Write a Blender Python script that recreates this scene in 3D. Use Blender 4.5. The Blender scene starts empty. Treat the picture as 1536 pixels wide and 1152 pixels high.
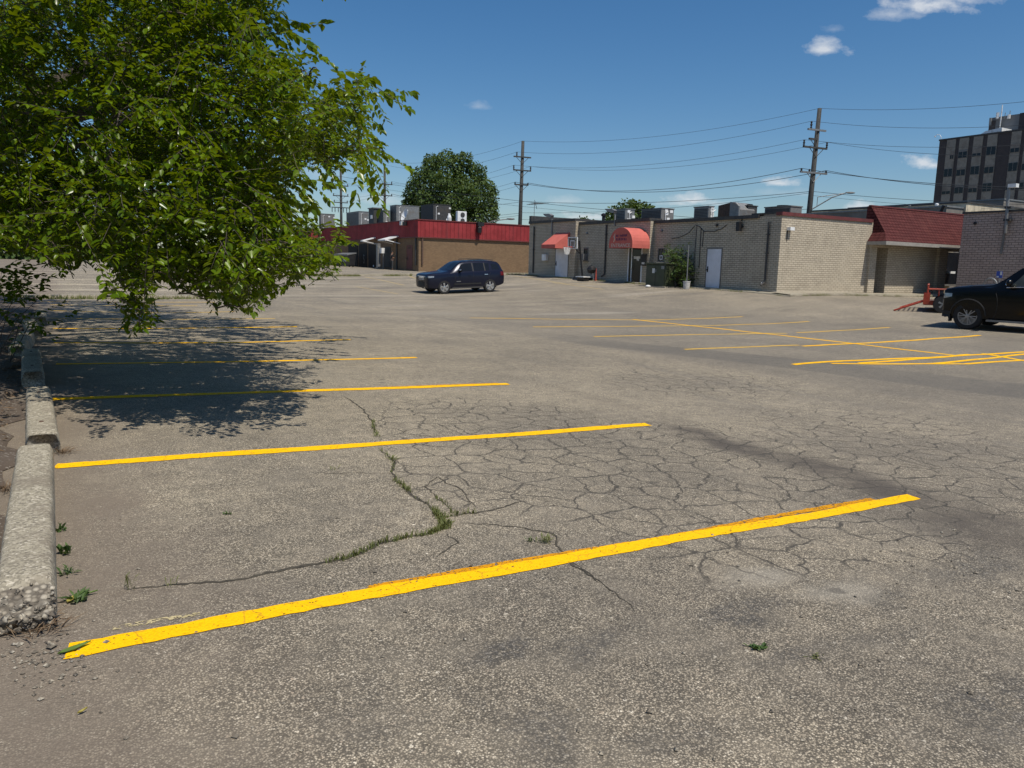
import bpy, math, random
import numpy as np
from mathutils import Vector, Matrix
random.seed(7); RNG = np.random.default_rng(11)
sc = bpy.context.scene
COL = sc.collection
rad = math.radians

# ------------------------------------------------------------------ camera and frames
FPX = 1144.0; PITCH = rad(8.77); ROLL = rad(1.35); CH = 1.5
_F = np.array([0, math.cos(PITCH), -math.sin(PITCH)]); _R0 = np.array([1., 0, 0]); _U0 = np.array([0, math.sin(PITCH), math.cos(PITCH)])
_R = _R0*math.cos(ROLL) + _U0*math.sin(ROLL); _U = _U0*math.cos(ROLL) - _R0*math.sin(ROLL)
TH = rad(31.37)                       # the lot and all the buildings share one grid: a along the stall lines, b across them
_u = np.array([math.cos(TH), math.sin(TH)]); _v = np.array([-math.sin(TH), math.cos(TH)])
def wray(x, y): return _F + _R*((x-768)/FPX) - _U*((y-576)/FPX)
def rab(x, y):
    d = wray(x, y); return np.array([d[:2] @ _u, d[:2] @ _v, d[2]])
def onA(x, y, a):
    d = rab(x, y); t = a/d[0]; return (a, d[1]*t, CH+d[2]*t)
def onB(x, y, b):
    d = rab(x, y); t = b/d[1]; return (d[0]*t, b, CH+d[2]*t)
def onY(x, y, Y):
    d = wray(x, y); t = Y/d[1]; return Vector((d[0]*t, Y, CH+d[2]*t))
def ab2w(a, b, z): return Vector((a*_u[0]+b*_v[0], a*_u[1]+b*_v[1], z))

# ------------------------------------------------------------------ the lie of the land: heights at surveyed points, smoothed
CP = []
for a in (-8, -3, 0, 3):
    for b in (-10, 0, 8, 16, 24): CP.append((a, b, -.033*a))
CP += [(6,-10,-.2),(6,0,-.2),(6,8,-.195),(6,12,-.17),(6,16,-.13),(6,20,-.1),(6,24,-.08),
 (9,-10,-.27),(9,0,-.27),(9,8,-.27),(9,16,-.24),(9,24,-.17),(12.2,9.6,-.22),(12.2,16,-.25),(12.2,22,-.2),(17.7,10,-.22),(17.7,16,-.2),(17.7,21,-.2),
 (23.2,12,-.16),(23.2,15,-.165),(23.2,18,-.17),(23.2,21,-.15),(16.4,33.6,.1),(17.9,31.5,.12),(10,32,.03),(29.4,24.5,.5),(29.4,35,.7),(29.5,46.5,.89),(36.9,24.5,.45),(45,24,.45),
 (28.8,64,.85),(40,63,.82),(24.7,79.7,1.1),(0,29.6,0),(0,32.7,.03),(0,35.8,.12),(0,38.9,.26),(0,42,.4),(0,51,.65),(0,65,.9),(0,90,1.1),(-15,30,0),(-15,42,.4),(-15,65,.9),
 (12,41,.33),(16,50,.65),(30,-10,-.1),(30,5,-.05),(28.5,15,.1),(40,10,.3),(20,-12,-.2),(60,0,.4),(60,25,.6),(60,60,.9),(20,95,1.15),(60,95,1.1),(-30,0,.6),(-30,40,.6),(-30,90,1.1)]
CP = np.array(CP, float); _S = 20.; _X = CP[:, :2]/_S; _n = len(CP)
def _k(r2): return np.where(r2 > 0, r2*np.log(np.maximum(r2, 1e-12)), 0)
_K = _k(((_X[:, None]-_X[None])**2).sum(-1)) + np.eye(_n)*2e-3
_P = np.hstack([np.ones((_n, 1)), _X])
_W = np.linalg.solve(np.block([[_K, _P], [_P.T, np.zeros((3, 3))]]), np.concatenate([CP[:, 2], np.zeros(3)]))
def Gn(a, b):
    a = np.asarray(a, float); b = np.asarray(b, float); sh = a.shape
    q = np.stack([a.ravel(), b.ravel()], -1)/_S
    z = _k(((q[:, None]-_X[None])**2).sum(-1)) @ _W[:_n] + _W[_n] + q @ _W[_n+1:]
    r = np.hypot(q[:, 0]*_S-10, q[:, 1]*_S-30); t = np.clip((r-60)/60, 0, 1); t = t*t*(3-2*t)
    return (np.clip(z, -.6, 1.4)*(1-t) + 1.1*t).reshape(sh)
def G(a, b): return float(Gn(a, b))
_ts = np.concatenate([np.arange(2, 60, .05), np.arange(60, 400, .5)])
def onG(x, y):
    d = rab(x, y); Q = _ts[:, None]*d; h = CH + Q[:, 2] - Gn(Q[:, 0], Q[:, 1]); i = int(np.argmax(h < 0))
    t = _ts[i-1] + (_ts[i]-_ts[i-1])*h[i-1]/(h[i-1]-h[i]); return (d[0]*t, d[1]*t, CH+d[2]*t)

# ------------------------------------------------------------------ mesh builder
class MB:
    def __init__(s): s.v = []; s.f = []
    def add(s, vs, fs):
        n = len(s.v); s.v += [tuple(map(float, p)) for p in vs]; s.f += [tuple(i+n for i in f) for f in fs]; return s
    def box(s, x0, x1, y0, y1, z0, z1):
        if x0 > x1: x0, x1 = x1, x0
        if y0 > y1: y0, y1 = y1, y0
        if z0 > z1: z0, z1 = z1, z0
        return s.add([(x0,y0,z0),(x1,y0,z0),(x1,y1,z0),(x0,y1,z0),(x0,y0,z1),(x1,y0,z1),(x1,y1,z1),(x0,y1,z1)],
                     [(0,3,2,1),(4,5,6,7),(0,1,5,4),(1,2,6,5),(2,3,7,6),(3,0,4,7)])
    def extrude(s, poly, d):              # poly: planar 3d points, d: offset vector
        n = len(poly); P = [Vector(p) for p in poly]; d = Vector(d)
        return s.add(P + [p+d for p in P], [tuple(range(n))[::-1], tuple(range(n, 2*n))] + [(i, (i+1) % n, n+(i+1) % n, n+i) for i in range(n)])
    def tube(s, pts, r, n=8, caps=True):
        pts = [Vector(p) for p in pts]; m = len(pts); rs = r if isinstance(r, (list, tuple)) else [r]*m
        vs = []; fs = []; side = None
        for i, p in enumerate(pts):
            t = (pts[min(i+1, m-1)] - pts[max(i-1, 0)]).normalized()
            if side is None:
                up = Vector((0, 0, 1)) if abs(t.z) < .9 else Vector((1, 0, 0)); side = t.cross(up).normalized()
            side = (side - t*side.dot(t)); side = side.normalized() if side.length > 1e-6 else t.orthogonal().normalized(); w = t.cross(side)
            for k in range(n):
                a = 2*math.pi*k/n; vs.append(p + (side*math.cos(a)+w*math.sin(a))*rs[i])
        for i in range(m-1):
            for k in range(n): fs.append((i*n+k, i*n+(k+1) % n, (i+1)*n+(k+1) % n, (i+1)*n+k))
        if caps: fs += [tuple(range(n))[::-1], tuple(range((m-1)*n, m*n))]
        return s.add(vs, fs)
    def lathe(s, prof, c, axis='z', n=20):   # prof: (r, h)
        vs = []; fs = []; m = len(prof)
        for r, h in prof:
            for k in range(n):
                a = 2*math.pi*k/n; x, y = r*math.cos(a), r*math.sin(a)
                vs.append({'z': (c[0]+x, c[1]+y, c[2]+h), 'y': (c[0]+x, c[1]+h, c[2]+y), 'x': (c[0]+h, c[1]+x, c[2]+y)}[axis])
        for i in range(m-1):
            for k in range(n): fs.append((i*n+k, i*n+(k+1) % n, (i+1)*n+(k+1) % n, (i+1)*n+k))
        fs += [tuple(range(n))[::-1], tuple(range((m-1)*n, m*n))]
        return s.add(vs, fs)
    def sphere(s, c, r, n=10, m=6):
        sx, sy, sz = r if isinstance(r, (tuple, list)) else (r, r, r)
        vs = [(c[0], c[1], c[2]-sz)]; fs = []
        for i in range(1, m):
            p = math.pi*i/m
            for k in range(n): a = 2*math.pi*k/n; vs.append((c[0]+sx*math.sin(p)*math.cos(a), c[1]+sy*math.sin(p)*math.sin(a), c[2]-sz*math.cos(p)))
        vs.append((c[0], c[1], c[2]+sz)); L = len(vs)-1
        for k in range(n):
            fs.append((0, 1+(k+1) % n, 1+k)); fs.append((L, 1+(m-2)*n+k, 1+(m-2)*n+(k+1) % n))
            for i in range(m-2): fs.append((1+i*n+k, 1+i*n+(k+1) % n, 1+(i+1)*n+(k+1) % n, 1+(i+1)*n+k))
        return s.add(vs, fs)
    def grid(s, rows):                   # rows of equal length point lists
        n = len(rows[0]); vs = [p for r in rows for p in r]
        return s.add(vs, [(i*n+k, i*n+k+1, (i+1)*n+k+1, (i+1)*n+k) for i in range(len(rows)-1) for k in range(n-1)])

ORG = {}
def tag(o, label=None, cat=None, group=None, kind=None):
    if label: o['label'] = label
    if cat: o['category'] = cat
    if group: o['group'] = group
    if kind: o['kind'] = kind
    return o
def thing(name, label, cat, org, rot=TH, group=None, world=False):
    """An Empty at the thing's base. org is (a,b,z) on the lot grid, or world x,y,z when world."""
    e = bpy.data.objects.new(name, None); COL.objects.link(e); e.empty_display_size = .2
    e.location = Vector(org) if world else ab2w(*org); e.rotation_euler = (0, 0, 0 if world else rot)
    ORG[e.name] = Vector(org); tag(e, label, cat, group); return e
def obj(name, mb, mat, parent=None, org=None, smooth=False, rot=None):
    """One mesh object. Its vertices are given in the frame of org (grid or world coordinates), stored relative to it."""
    o3 = ORG[parent.name] if parent is not None else Vector(org or (0, 0, 0))
    me = bpy.data.meshes.new(name)
    vs = [(p[0]-o3.x, p[1]-o3.y, p[2]-o3.z) for p in mb.v]
    me.from_pydata(vs, [], mb.f); me.update()
    o = bpy.data.objects.new(name, me); COL.objects.link(o)
    for m in (mat if isinstance(mat, (list, tuple)) else [mat]): me.materials.append(m)
    if parent is not None: o.parent = parent
    else: o.location = ab2w(*o3) if rot is None else o3; o.rotation_euler = (0, 0, TH if rot is None else rot)
    ORG[o.name] = o3
    if smooth: me.polygons.foreach_set('use_smooth', [True]*len(me.polygons))
    return o
def children(o): return [c for c in bpy.data.objects if c.parent == o]
def copy_tree(o, parent=None):
    kids = list(o.children); c = o.copy(); COL.objects.link(c); c.parent = parent; ORG[c.name] = ORG[o.name]
    for k in kids: copy_tree(k, c)
    return c
def bevel(o, w=.01, seg=2):
    m = o.modifiers.new('b', 'BEVEL'); m.width = w; m.segments = seg; m.limit_method = 'ANGLE'; return o

# ------------------------------------------------------------------ materials
class NT:
    def __init__(s, name):
        s.m = bpy.data.materials.new(name); s.m.use_nodes = True; s.t = s.m.node_tree; s.b = s.t.nodes['Principled BSDF']; s.l = s.t.links
    def n(s, typ, **kw):
        x = s.t.nodes.new(typ)
        for k, v in kw.items(): setattr(x, k, v)
        return x
    def put(s, sock, val):
        if hasattr(val, 'is_output') or isinstance(val, bpy.types.NodeSocket): s.l.new(val, sock)
        else:
            try: sock.default_value = val
            except Exception: sock.default_value = (*val, 1)
    def math(s, op, a, b=0.0, c=None, clamp=False):
        x = s.n('ShaderNodeMath', operation=op, use_clamp=clamp); s.put(x.inputs[0], a); s.put(x.inputs[1], b)
        if c is not None: s.put(x.inputs[2], c)
        return x.outputs[0]
    def vmath(s, op, a, b=(0, 0, 0)):
        x = s.n('ShaderNodeVectorMath', operation=op); s.put(x.inputs[0], a)
        if op == 'SCALE': s.put(x.inputs['Scale'], b)
        else: s.put(x.inputs[1], b)
        return x.outputs['Value'] if op in ('LENGTH', 'DOT_PRODUCT', 'DISTANCE') else x.outputs[0]
    def obj(s): return s.n('ShaderNodeTexCoord').outputs['Object']
    def noise(s, vec, scale, detail=3, rough=.55, col=False):
        x = s.n('ShaderNodeTexNoise'); s.put(x.inputs['Vector'], vec); x.inputs['Scale'].default_value = scale; x.inputs['Detail'].default_value = detail; x.inputs['Roughness'].default_value = rough
        return x.outputs['Color'] if col else x.outputs[0]
    def vor(s, vec, scale, feature='F1', out='Distance', rnd=1.0):
        x = s.n('ShaderNodeTexVoronoi', feature=feature, voronoi_dimensions='2D' if feature == 'DISTANCE_TO_EDGE' else '3D'); s.put(x.inputs['Vector'], vec); x.inputs['Scale'].default_value = scale; x.inputs['Randomness'].default_value = rnd
        return x.outputs[out]
    def map(s, v, a, b, c=0., d=1., smooth=True):
        x = s.n('ShaderNodeMapRange', interpolation_type='SMOOTHSTEP' if smooth else 'LINEAR'); s.put(x.inputs[0], v)
        for i, q in enumerate((a, b, c, d)): x.inputs[i+1].default_value = q
        return x.outputs[0]
    def mix(s, fac, a, b, mode='MIX'):
        x = s.n('ShaderNodeMix', data_type='RGBA', blend_type=mode); s.put(x.inputs[0], fac); s.put(x.inputs[6], a if not isinstance(a, tuple) else (*a, 1)[:4]); s.put(x.inputs[7], b if not isinstance(b, tuple) else (*b, 1)[:4])
        return x.outputs[2]
    def ramp(s, v, pts):
        x = s.n('ShaderNodeValToRGB'); s.put(x.inputs[0], v); e = x.color_ramp.elements
        while len(e) < len(pts): e.new(.5)
        for q, (p, c) in zip(e, pts): q.position = p; q.color = (*c, 1) if len(c) == 3 else c
        return x.outputs[0]
    def sep(s, v):
        x = s.n('ShaderNodeSeparateXYZ'); s.put(x.inputs[0], v); return x.outputs
    def comb(s, x_, y_, z_=0.0):
        x = s.n('ShaderNodeCombineXYZ'); s.put(x.inputs[0], x_); s.put(x.inputs[1], y_); s.put(x.inputs[2], z_); return x.outputs[0]
    def bump(s, h, strength=.5, dist=.01):
        x = s.n('ShaderNodeBump'); s.put(x.inputs['Height'], h); x.inputs['Strength'].default_value = strength; x.inputs['Distance'].default_value = dist
        s.l.new(x.outputs[0], s.b.inputs['Normal'])
    def set(s, col=None, rough=None, metal=None, **kw):
        if col is not None: s.put(s.b.inputs['Base Color'], (*col, 1) if isinstance(col, tuple) and len(col) == 3 else col)
        if rough is not None: s.put(s.b.inputs['Roughness'], rough)
        if metal is not None: s.put(s.b.inputs['Metallic'], metal)
        for k, v in kw.items(): s.put(s.b.inputs[k], v)
        return s.m

def plain(name, col, rough=.6, metal=0., var=.25, scale=6., dirt=None, bump=0., **kw):
    """A painted or raw surface with uneven tone, some stains and slightly uneven gloss."""
    N = NT(name); o = N.obj(); n = N.noise(o, scale, 5, .65); n2 = N.noise(o, scale*.23, 3)
    c = N.mix(N.map(n, .3, .7, 0, 1), tuple(x*(1-var) for x in col), tuple(min(1, x*(1+var)) for x in col))
    if dirt: c = N.mix(N.map(n2, .5, .68, 0, .75), c, dirt)
    if bump: N.bump(n, bump, .01)
    return N.set(c, N.math('ADD', N.math('MULTIPLY', n, .2), rough-.1), metal, **kw)

def brick_mat(name, c1, c2, mortar, bw=.3, bh=.1, msize=.012, rough_bump=.8, stain=.25, rough=.9, msmooth=.2):
    N = NT(name); o = N.obj(); x, y, z = N.sep(o)
    uv = N.comb(N.math('ADD', x, y), z)
    b = N.n('ShaderNodeTexBrick'); N.put(b.inputs['Vector'], uv); b.inputs['Scale'].default_value = 1; b.inputs['Brick Width'].default_value = bw; b.inputs['Row Height'].default_value = bh
    b.inputs['Mortar Size'].default_value = msize; b.inputs['Mortar Smooth'].default_value = msmooth; b.inputs['Bias'].default_value = -.1
    b.inputs['Color1'].default_value = (*c1, 1); b.inputs['Color2'].default_value = (*c2, 1); b.inputs['Mortar'].default_value = (*mortar, 1)
    n = N.noise(o, 22, 4, .7); n2 = N.noise(o, 1.1, 5, .65); n3 = N.noise(N.vmath('MULTIPLY', o, (5., 5., .35)), 1, 4)
    c = N.mix(N.map(n, .25, .75, 0, .45), b.outputs['Color'], tuple(v*.6 for v in c1))
    c = N.mix(N.map(n2, .45, .75, 0, stain), c, tuple(v*.45 for v in mortar))
    c = N.mix(N.map(n3, .58, .75, 0, stain), c, tuple(v*.4 for v in c1))
    N.bump(N.math('SUBTRACT', N.math('MULTIPLY', n, .5), b.outputs['Fac']), rough_bump, .015)
    return N.set(c, rough)

M = {}
M['beige_brick'] = brick_mat('beige_painted_brick', (.57,.50,.385), (.47,.41,.315), (.20,.165,.125))  # one brick for sunny and shaded walls; mortar holds the joints' shadow too
M['shade_brick'] = brick_mat('shaded_beige_brick', (.31,.275,.225), (.255,.228,.19), (.155,.135,.115))  # unused darker copy of the beige brick, its shade put into the colour
M['pink_brick'] = brick_mat('mauve_painted_brick', (.48,.385,.335), (.41,.325,.28), (.12,.092,.08), .31, .118, .012)
M['tan_brick'] = brick_mat('tan_brown_brick', (.255,.165,.09), (.18,.11,.06), (.17,.12,.075), .22, .075, .008, .5, .3)
M['dark_brick'] = brick_mat('shaded_tan_brick', (.15,.105,.075), (.11,.08,.058), (.09,.07,.055), .22, .075, .008, .4, .3)  # unused darker copy of the tan brick, toned for its shaded face
M['tower_brick'] = brick_mat('dark_tower_brick', (.070,.062,.064), (.058,.052,.055), (.042,.04,.042), .6, .2, .012, .3, .2)
M['coping_stone'] = plain('weathered_coping', (.50,.44,.33), .9, var=.3, scale=1.4, dirt=(.2,.17,.12), bump=.4)
M['tower_panel'] = plain('tower_aggregate_panel', (.235,.222,.195), .85, var=.12, scale=3, dirt=(.16,.145,.125))
M['penthouse'] = plain('penthouse_metal', (.16,.165,.17), .6, var=.15, scale=.6)
M['glass'] = plain('dark_window_glass', (.008,.010,.014), .12, var=.2, scale=.7, **{'Specular IOR Level': .35})
M['blind'] = plain('window_blind', (.22,.23,.23), .6, var=.15)
M['white_paint'] = plain('white_door_paint', (.66,.68,.74), .5, var=.06, scale=3, dirt=(.52,.53,.56))
M['white_metal'] = plain('white_metal', (.75,.76,.76), .45, var=.08, dirt=(.5,.48,.45))
M['grey_metal'] = plain('galvanised_grey_metal', (.22,.225,.225), .5, .4, var=.15, dirt=(.2,.18,.16))
M['mid_metal'] = plain('painted_equipment_grey', (.15,.15,.147), .6, var=.15, dirt=(.13,.115,.1))
M['dark_metal'] = plain('dark_equipment_metal', (.05,.05,.05), .6, .2, var=.3, dirt=(.07,.06,.05))
M['black_metal'] = plain('black_metal', (.018,.018,.02), .5, .2, var=.3)
M['coil'] = plain('condenser_coil', (.045,.045,.048), .7, var=.4, scale=40)
M['rust'] = plain('rusty_metal', (.085,.05,.035), .8, var=.4, scale=9, dirt=(.09,.05,.03))
M['chrome'] = plain('bright_alloy', (.62,.63,.65), .25, .9, var=.1)
M['rubber'] = plain('tyre_rubber', (.016,.016,.017), .85, var=.3, scale=20)
M['red_door'] = plain('dull_red_door', (.13,.03,.025), .6, var=.2, dirt=(.09,.03,.025))
M['maroon'] = plain('maroon_cap', (.13,.03,.028), .6, var=.2, dirt=(.1,.03,.025))
M['green_box'] = plain('olive_cabinet_paint', (.040,.050,.022), .55, var=.15, scale=4, dirt=(.055,.055,.035))
M['wood_pole'] = plain('weathered_pole_wood', (.050,.050,.048), .9, var=.3, scale=5, bump=.4)
M['wire'] = plain('cable_black', (.035,.04,.045), .6, var=.1)
M['bark'] = plain('grey_brown_bark', (.075,.060,.046), .95, var=.45, scale=14, bump=1.)
M['membrane'] = plain('roof_membrane', (.14,.135,.13), .9, var=.25, scale=1.2)
M['grey_siding'] = plain('grey_brown_parapet', (.19,.175,.155), .85, var=.18, scale=1.3, dirt=(.13,.12,.105))
M['soffit'] = plain('white_eave_trim', (.30,.285,.26), .6, var=.12, dirt=(.33,.31,.28))
M['trailer'] = plain('red_orange_trailer_paint', (.33,.042,.018), .5, var=.25, scale=9, dirt=(.19,.045,.025))
M['cone'] = plain('faded_red_plastic', (.30,.05,.035), .6, var=.2)
M['bucket'] = plain('off_white_plastic', (.50,.49,.47), .55, var=.15, dirt=(.3,.28,.25))
M['skin'] = plain('skin', (.33,.19,.13), .6, var=.1)
M['black_cloth'] = plain('black_cloth', (.014,.014,.016), .9, var=.3)
M['grey_cloth'] = plain('grey_cloth', (.045,.047,.05), .9, var=.3)
M['hair'] = plain('dark_hair', (.012,.010,.009), .7, var=.3)
M['net'] = plain('white_net_cord', (.75,.74,.72), .8, var=.1)
M['rim_red'] = plain('red_hoop_rim', (.45,.06,.03), .5, var=.2)
M['letter'] = plain('cream_lettering', (.60,.50,.42), .7, var=.12)
M['logo'] = plain('faded_purple_print', (.085,.022,.075), .8, var=.3)
M['paper'] = plain('printed_notice', (.62,.62,.6), .7, var=.1, scale=20)
M['blue_sign'] = plain('blue_sign_face', (.03,.07,.35), .5, var=.15)

def panel_mat(name, col, pitch, seam=.12):
    """Standing-seam sheet metal: ribs every `pitch` metres."""
    N = NT(name); o = N.obj(); x, y, z = N.sep(o)
    fr = N.math('FRACT', N.math('DIVIDE', N.math('ADD', x, y), pitch)); line = N.map(N.math('ABSOLUTE', N.math('SUBTRACT', fr, .5)), .5-seam, .5, 0, 1)
    n = N.noise(o, 1.3, 4); n2 = N.noise(N.vmath('MULTIPLY', o, (3., 3., .3)), 1., 4)
    c = N.mix(N.map(n, .35, .7), tuple(v*.82 for v in col), tuple(v*1.12 for v in col)); c = N.mix(N.map(n2, .5, .75, 0, .5), c, (col[0]*.55, col[1]*.9+.01, col[2]*.9+.01))
    c = N.mix(N.math('MULTIPLY', line, .6), c, tuple(v*.35 for v in col)); N.bump(line, .8, .02); N.b.inputs['Specular IOR Level'].default_value = .12
    return N.set(c, .65)
M['red_panel'] = panel_mat('red_ribbed_fascia_metal', (.28,.040,.044), .42)
M['roll_door'] = panel_mat('dark_ribbed_door', (.030,.026,.024), .3)

def awning_mat(name, col):
    N = NT(name); o = N.obj(); n = N.noise(o, 3, 4); w = N.noise(o, 160, 1)
    c = N.mix(N.map(n, .35, .75, 0, .5), col, tuple(v*.75 for v in col)); N.bump(w, .15, .002)
    b = N.b; t = N.n('ShaderNodeBsdfTranslucent'); N.put(t.inputs[0], (*col, 1)); N.set(c, .85); b.inputs['Specular IOR Level'].default_value = .08
    mx = N.n('ShaderNodeMixShader'); mx.inputs[0].default_value = .0; N.l.new(b.outputs[0], mx.inputs[1]); N.l.new(t.outputs[0], mx.inputs[2])
    N.l.new(mx.outputs[0], N.t.nodes['Material Output'].inputs[0]); return N.m
M['awning'] = awning_mat('coral_red_canvas', (.54,.145,.12))

def shingle_mat():
    N = NT('maroon_roof_shingle'); o = N.obj(); x, y, z = N.sep(o)
    b = N.n('ShaderNodeTexBrick'); N.put(b.inputs['Vector'], N.comb(N.math('ADD', x, y), z)); b.inputs['Scale'].default_value = 1; b.inputs['Brick Width'].default_value = .26; b.inputs['Row Height'].default_value = .15; b.inputs['Mortar Size'].default_value = .02
    b.inputs['Color1'].default_value = (.110,.036,.034,1); b.inputs['Color2'].default_value = (.080,.028,.027,1); b.inputs['Mortar'].default_value = (.05,.012,.012,1)
    n = N.noise(o, 1.5, 4); c = N.mix(N.map(n, .45, .75, 0, .5), b.outputs[0], (.11,.04,.035)); 
    low = N.map(z, .32, .02, 0, 1); wear = N.math('MULTIPLY', low, N.map(N.noise(N.vmath('MULTIPLY', o, (4., 4., 14.)), 1.4, 5, .7), .47, .56, 0, 1))
    c = N.mix(wear, c, (.085,.07,.06)); N.bump(b.outputs['Fac'], .6, .02); N.b.inputs['Specular IOR Level'].default_value = .1; return N.set(c, .9)
M['shingle'] = shingle_mat()

def car_paint(name, col, flake=.0, rough=.22):
    N = NT(name); o = N.obj(); n = N.noise(o, 2.2, 4); x, y, z = N.sep(o)
    dust = N.math('MULTIPLY', N.map(z, .6, .15, 0, 1), N.map(n, .3, .7, .0, .12))
    c = N.mix(dust, col, (.09,.08,.07)); return N.set(c, N.math('ADD', N.math('MULTIPLY', dust, .4), rough), .2, **{'Coat Weight': .12, 'Coat Roughness': .06, 'Specular IOR Level': .28})
M['navy'] = car_paint('navy_car_paint', (.010,.012,.026)); M['black_paint'] = car_paint('black_car_paint', (.004,.0042,.005))
M['trim'] = plain('matt_black_trim', (.016,.016,.017), .7, var=.25)
M['lamp'] = plain('headlamp_lens', (.32,.34,.36), .12, .3, var=.2, scale=12)
M['tail'] = plain('red_tail_lens', (.11,.006,.006), .2, var=.2)

def leaf_mat(name, base, hi, trans=.30, rough=.36):
    N = NT(name); g = N.n('ShaderNodeNewGeometry'); r = g.outputs['Random Per Island']
    big = N.noise(N.obj(), .9, 3)
    c = N.mix(r, base, hi); c = N.mix(N.map(big, .4, .7, 0, .35), c, tuple(v*.62 for v in base))
    N.set(c, N.math('ADD', N.math('MULTIPLY', r, .15), rough)); N.b.inputs['Specular IOR Level'].default_value = .36
    t = N.n('ShaderNodeBsdfTranslucent'); N.put(t.inputs[0], N.mix(.5, c, (hi[0]*2.2, hi[1]*1.7, hi[2]*.6)))
    mx = N.n('ShaderNodeMixShader'); mx.inputs[0].default_value = trans; N.l.new(N.b.outputs[0], mx.inputs[1]); N.l.new(t.outputs[0], mx.inputs[2])
    N.l.new(mx.outputs[0], N.t.nodes['Material Output'].inputs[0]); return N.m
M['leaf'] = leaf_mat('glossy_green_leaf', (.040,.088,.003), (.155,.235,.005), .34, .24)
M['leaf_far'] = leaf_mat('dark_green_leaf', (.038,.080,.018), (.095,.145,.030), .28, .55)
M['leaf_bush'] = leaf_mat('bush_leaf', (.035,.075,.018), (.09,.15,.04), .25, .5)
M['grass'] = leaf_mat('grass_blade', (.10,.13,.035), (.20,.21,.08), .3, .6)
M['dry'] = leaf_mat('dry_litter', (.10,.062,.035), (.20,.14,.085), .1, .8)
M['pale_leaf'] = leaf_mat('pale_dropped_leaf', (.30,.26,.05), (.42,.36,.10), .2, .6)
M['green_leaf'] = leaf_mat('fresh_dropped_leaf', (.09,.16,.025), (.12,.20,.04), .2, .5)

def concrete_mat():
    N = NT('aged_concrete'); o = N.obj(); n = N.noise(o, 7, 6, .7); st = N.vor(o, 85, out='Color'); rr = N.sep(st)[0]
    big = N.noise(o, 2.3, 4)
    c = N.ramp(rr, [(0, (.17,.15,.115)), (.5, (.31,.275,.205)), (.85, (.38,.34,.26)), (1, (.52,.47,.38))])
    c = N.mix(N.map(n, .5, .64, 0, .5), c, (.20,.172,.13)); c = N.mix(N.map(big, .54, .66, 0, .6), c, (.17,.14,.105))
    pits = N.map(N.vor(o, 22), .0, .14, 1, 0); c = N.mix(N.math('MULTIPLY', pits, .7), c, (.08,.07,.06))
    N.bump(N.math('ADD', N.math('ADD', n, N.math('MULTIPLY', rr, .3)), N.math('MULTIPLY', pits, -.6)), .7, .012); return N.set(c, .92)
M['concrete'] = concrete_mat()
def broken_mat():
    N = NT('exposed_aggregate'); o = N.obj(); st = N.vor(o, 38, out='Color'); d = N.vor(o, 38); r = N.sep(st)[0]
    c = N.ramp(r, [(0, (.16,.135,.105)), (.45, (.33,.29,.225)), (.8, (.45,.405,.325)), (1, (.24,.22,.19))]); c = N.mix(N.map(d, .3, .6, 0, .75), c, (.09,.075,.058)); N.bump(N.math('MULTIPLY', d, -1), 1., .02); return N.set(c, .9)
M['broken'] = broken_mat()

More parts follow.
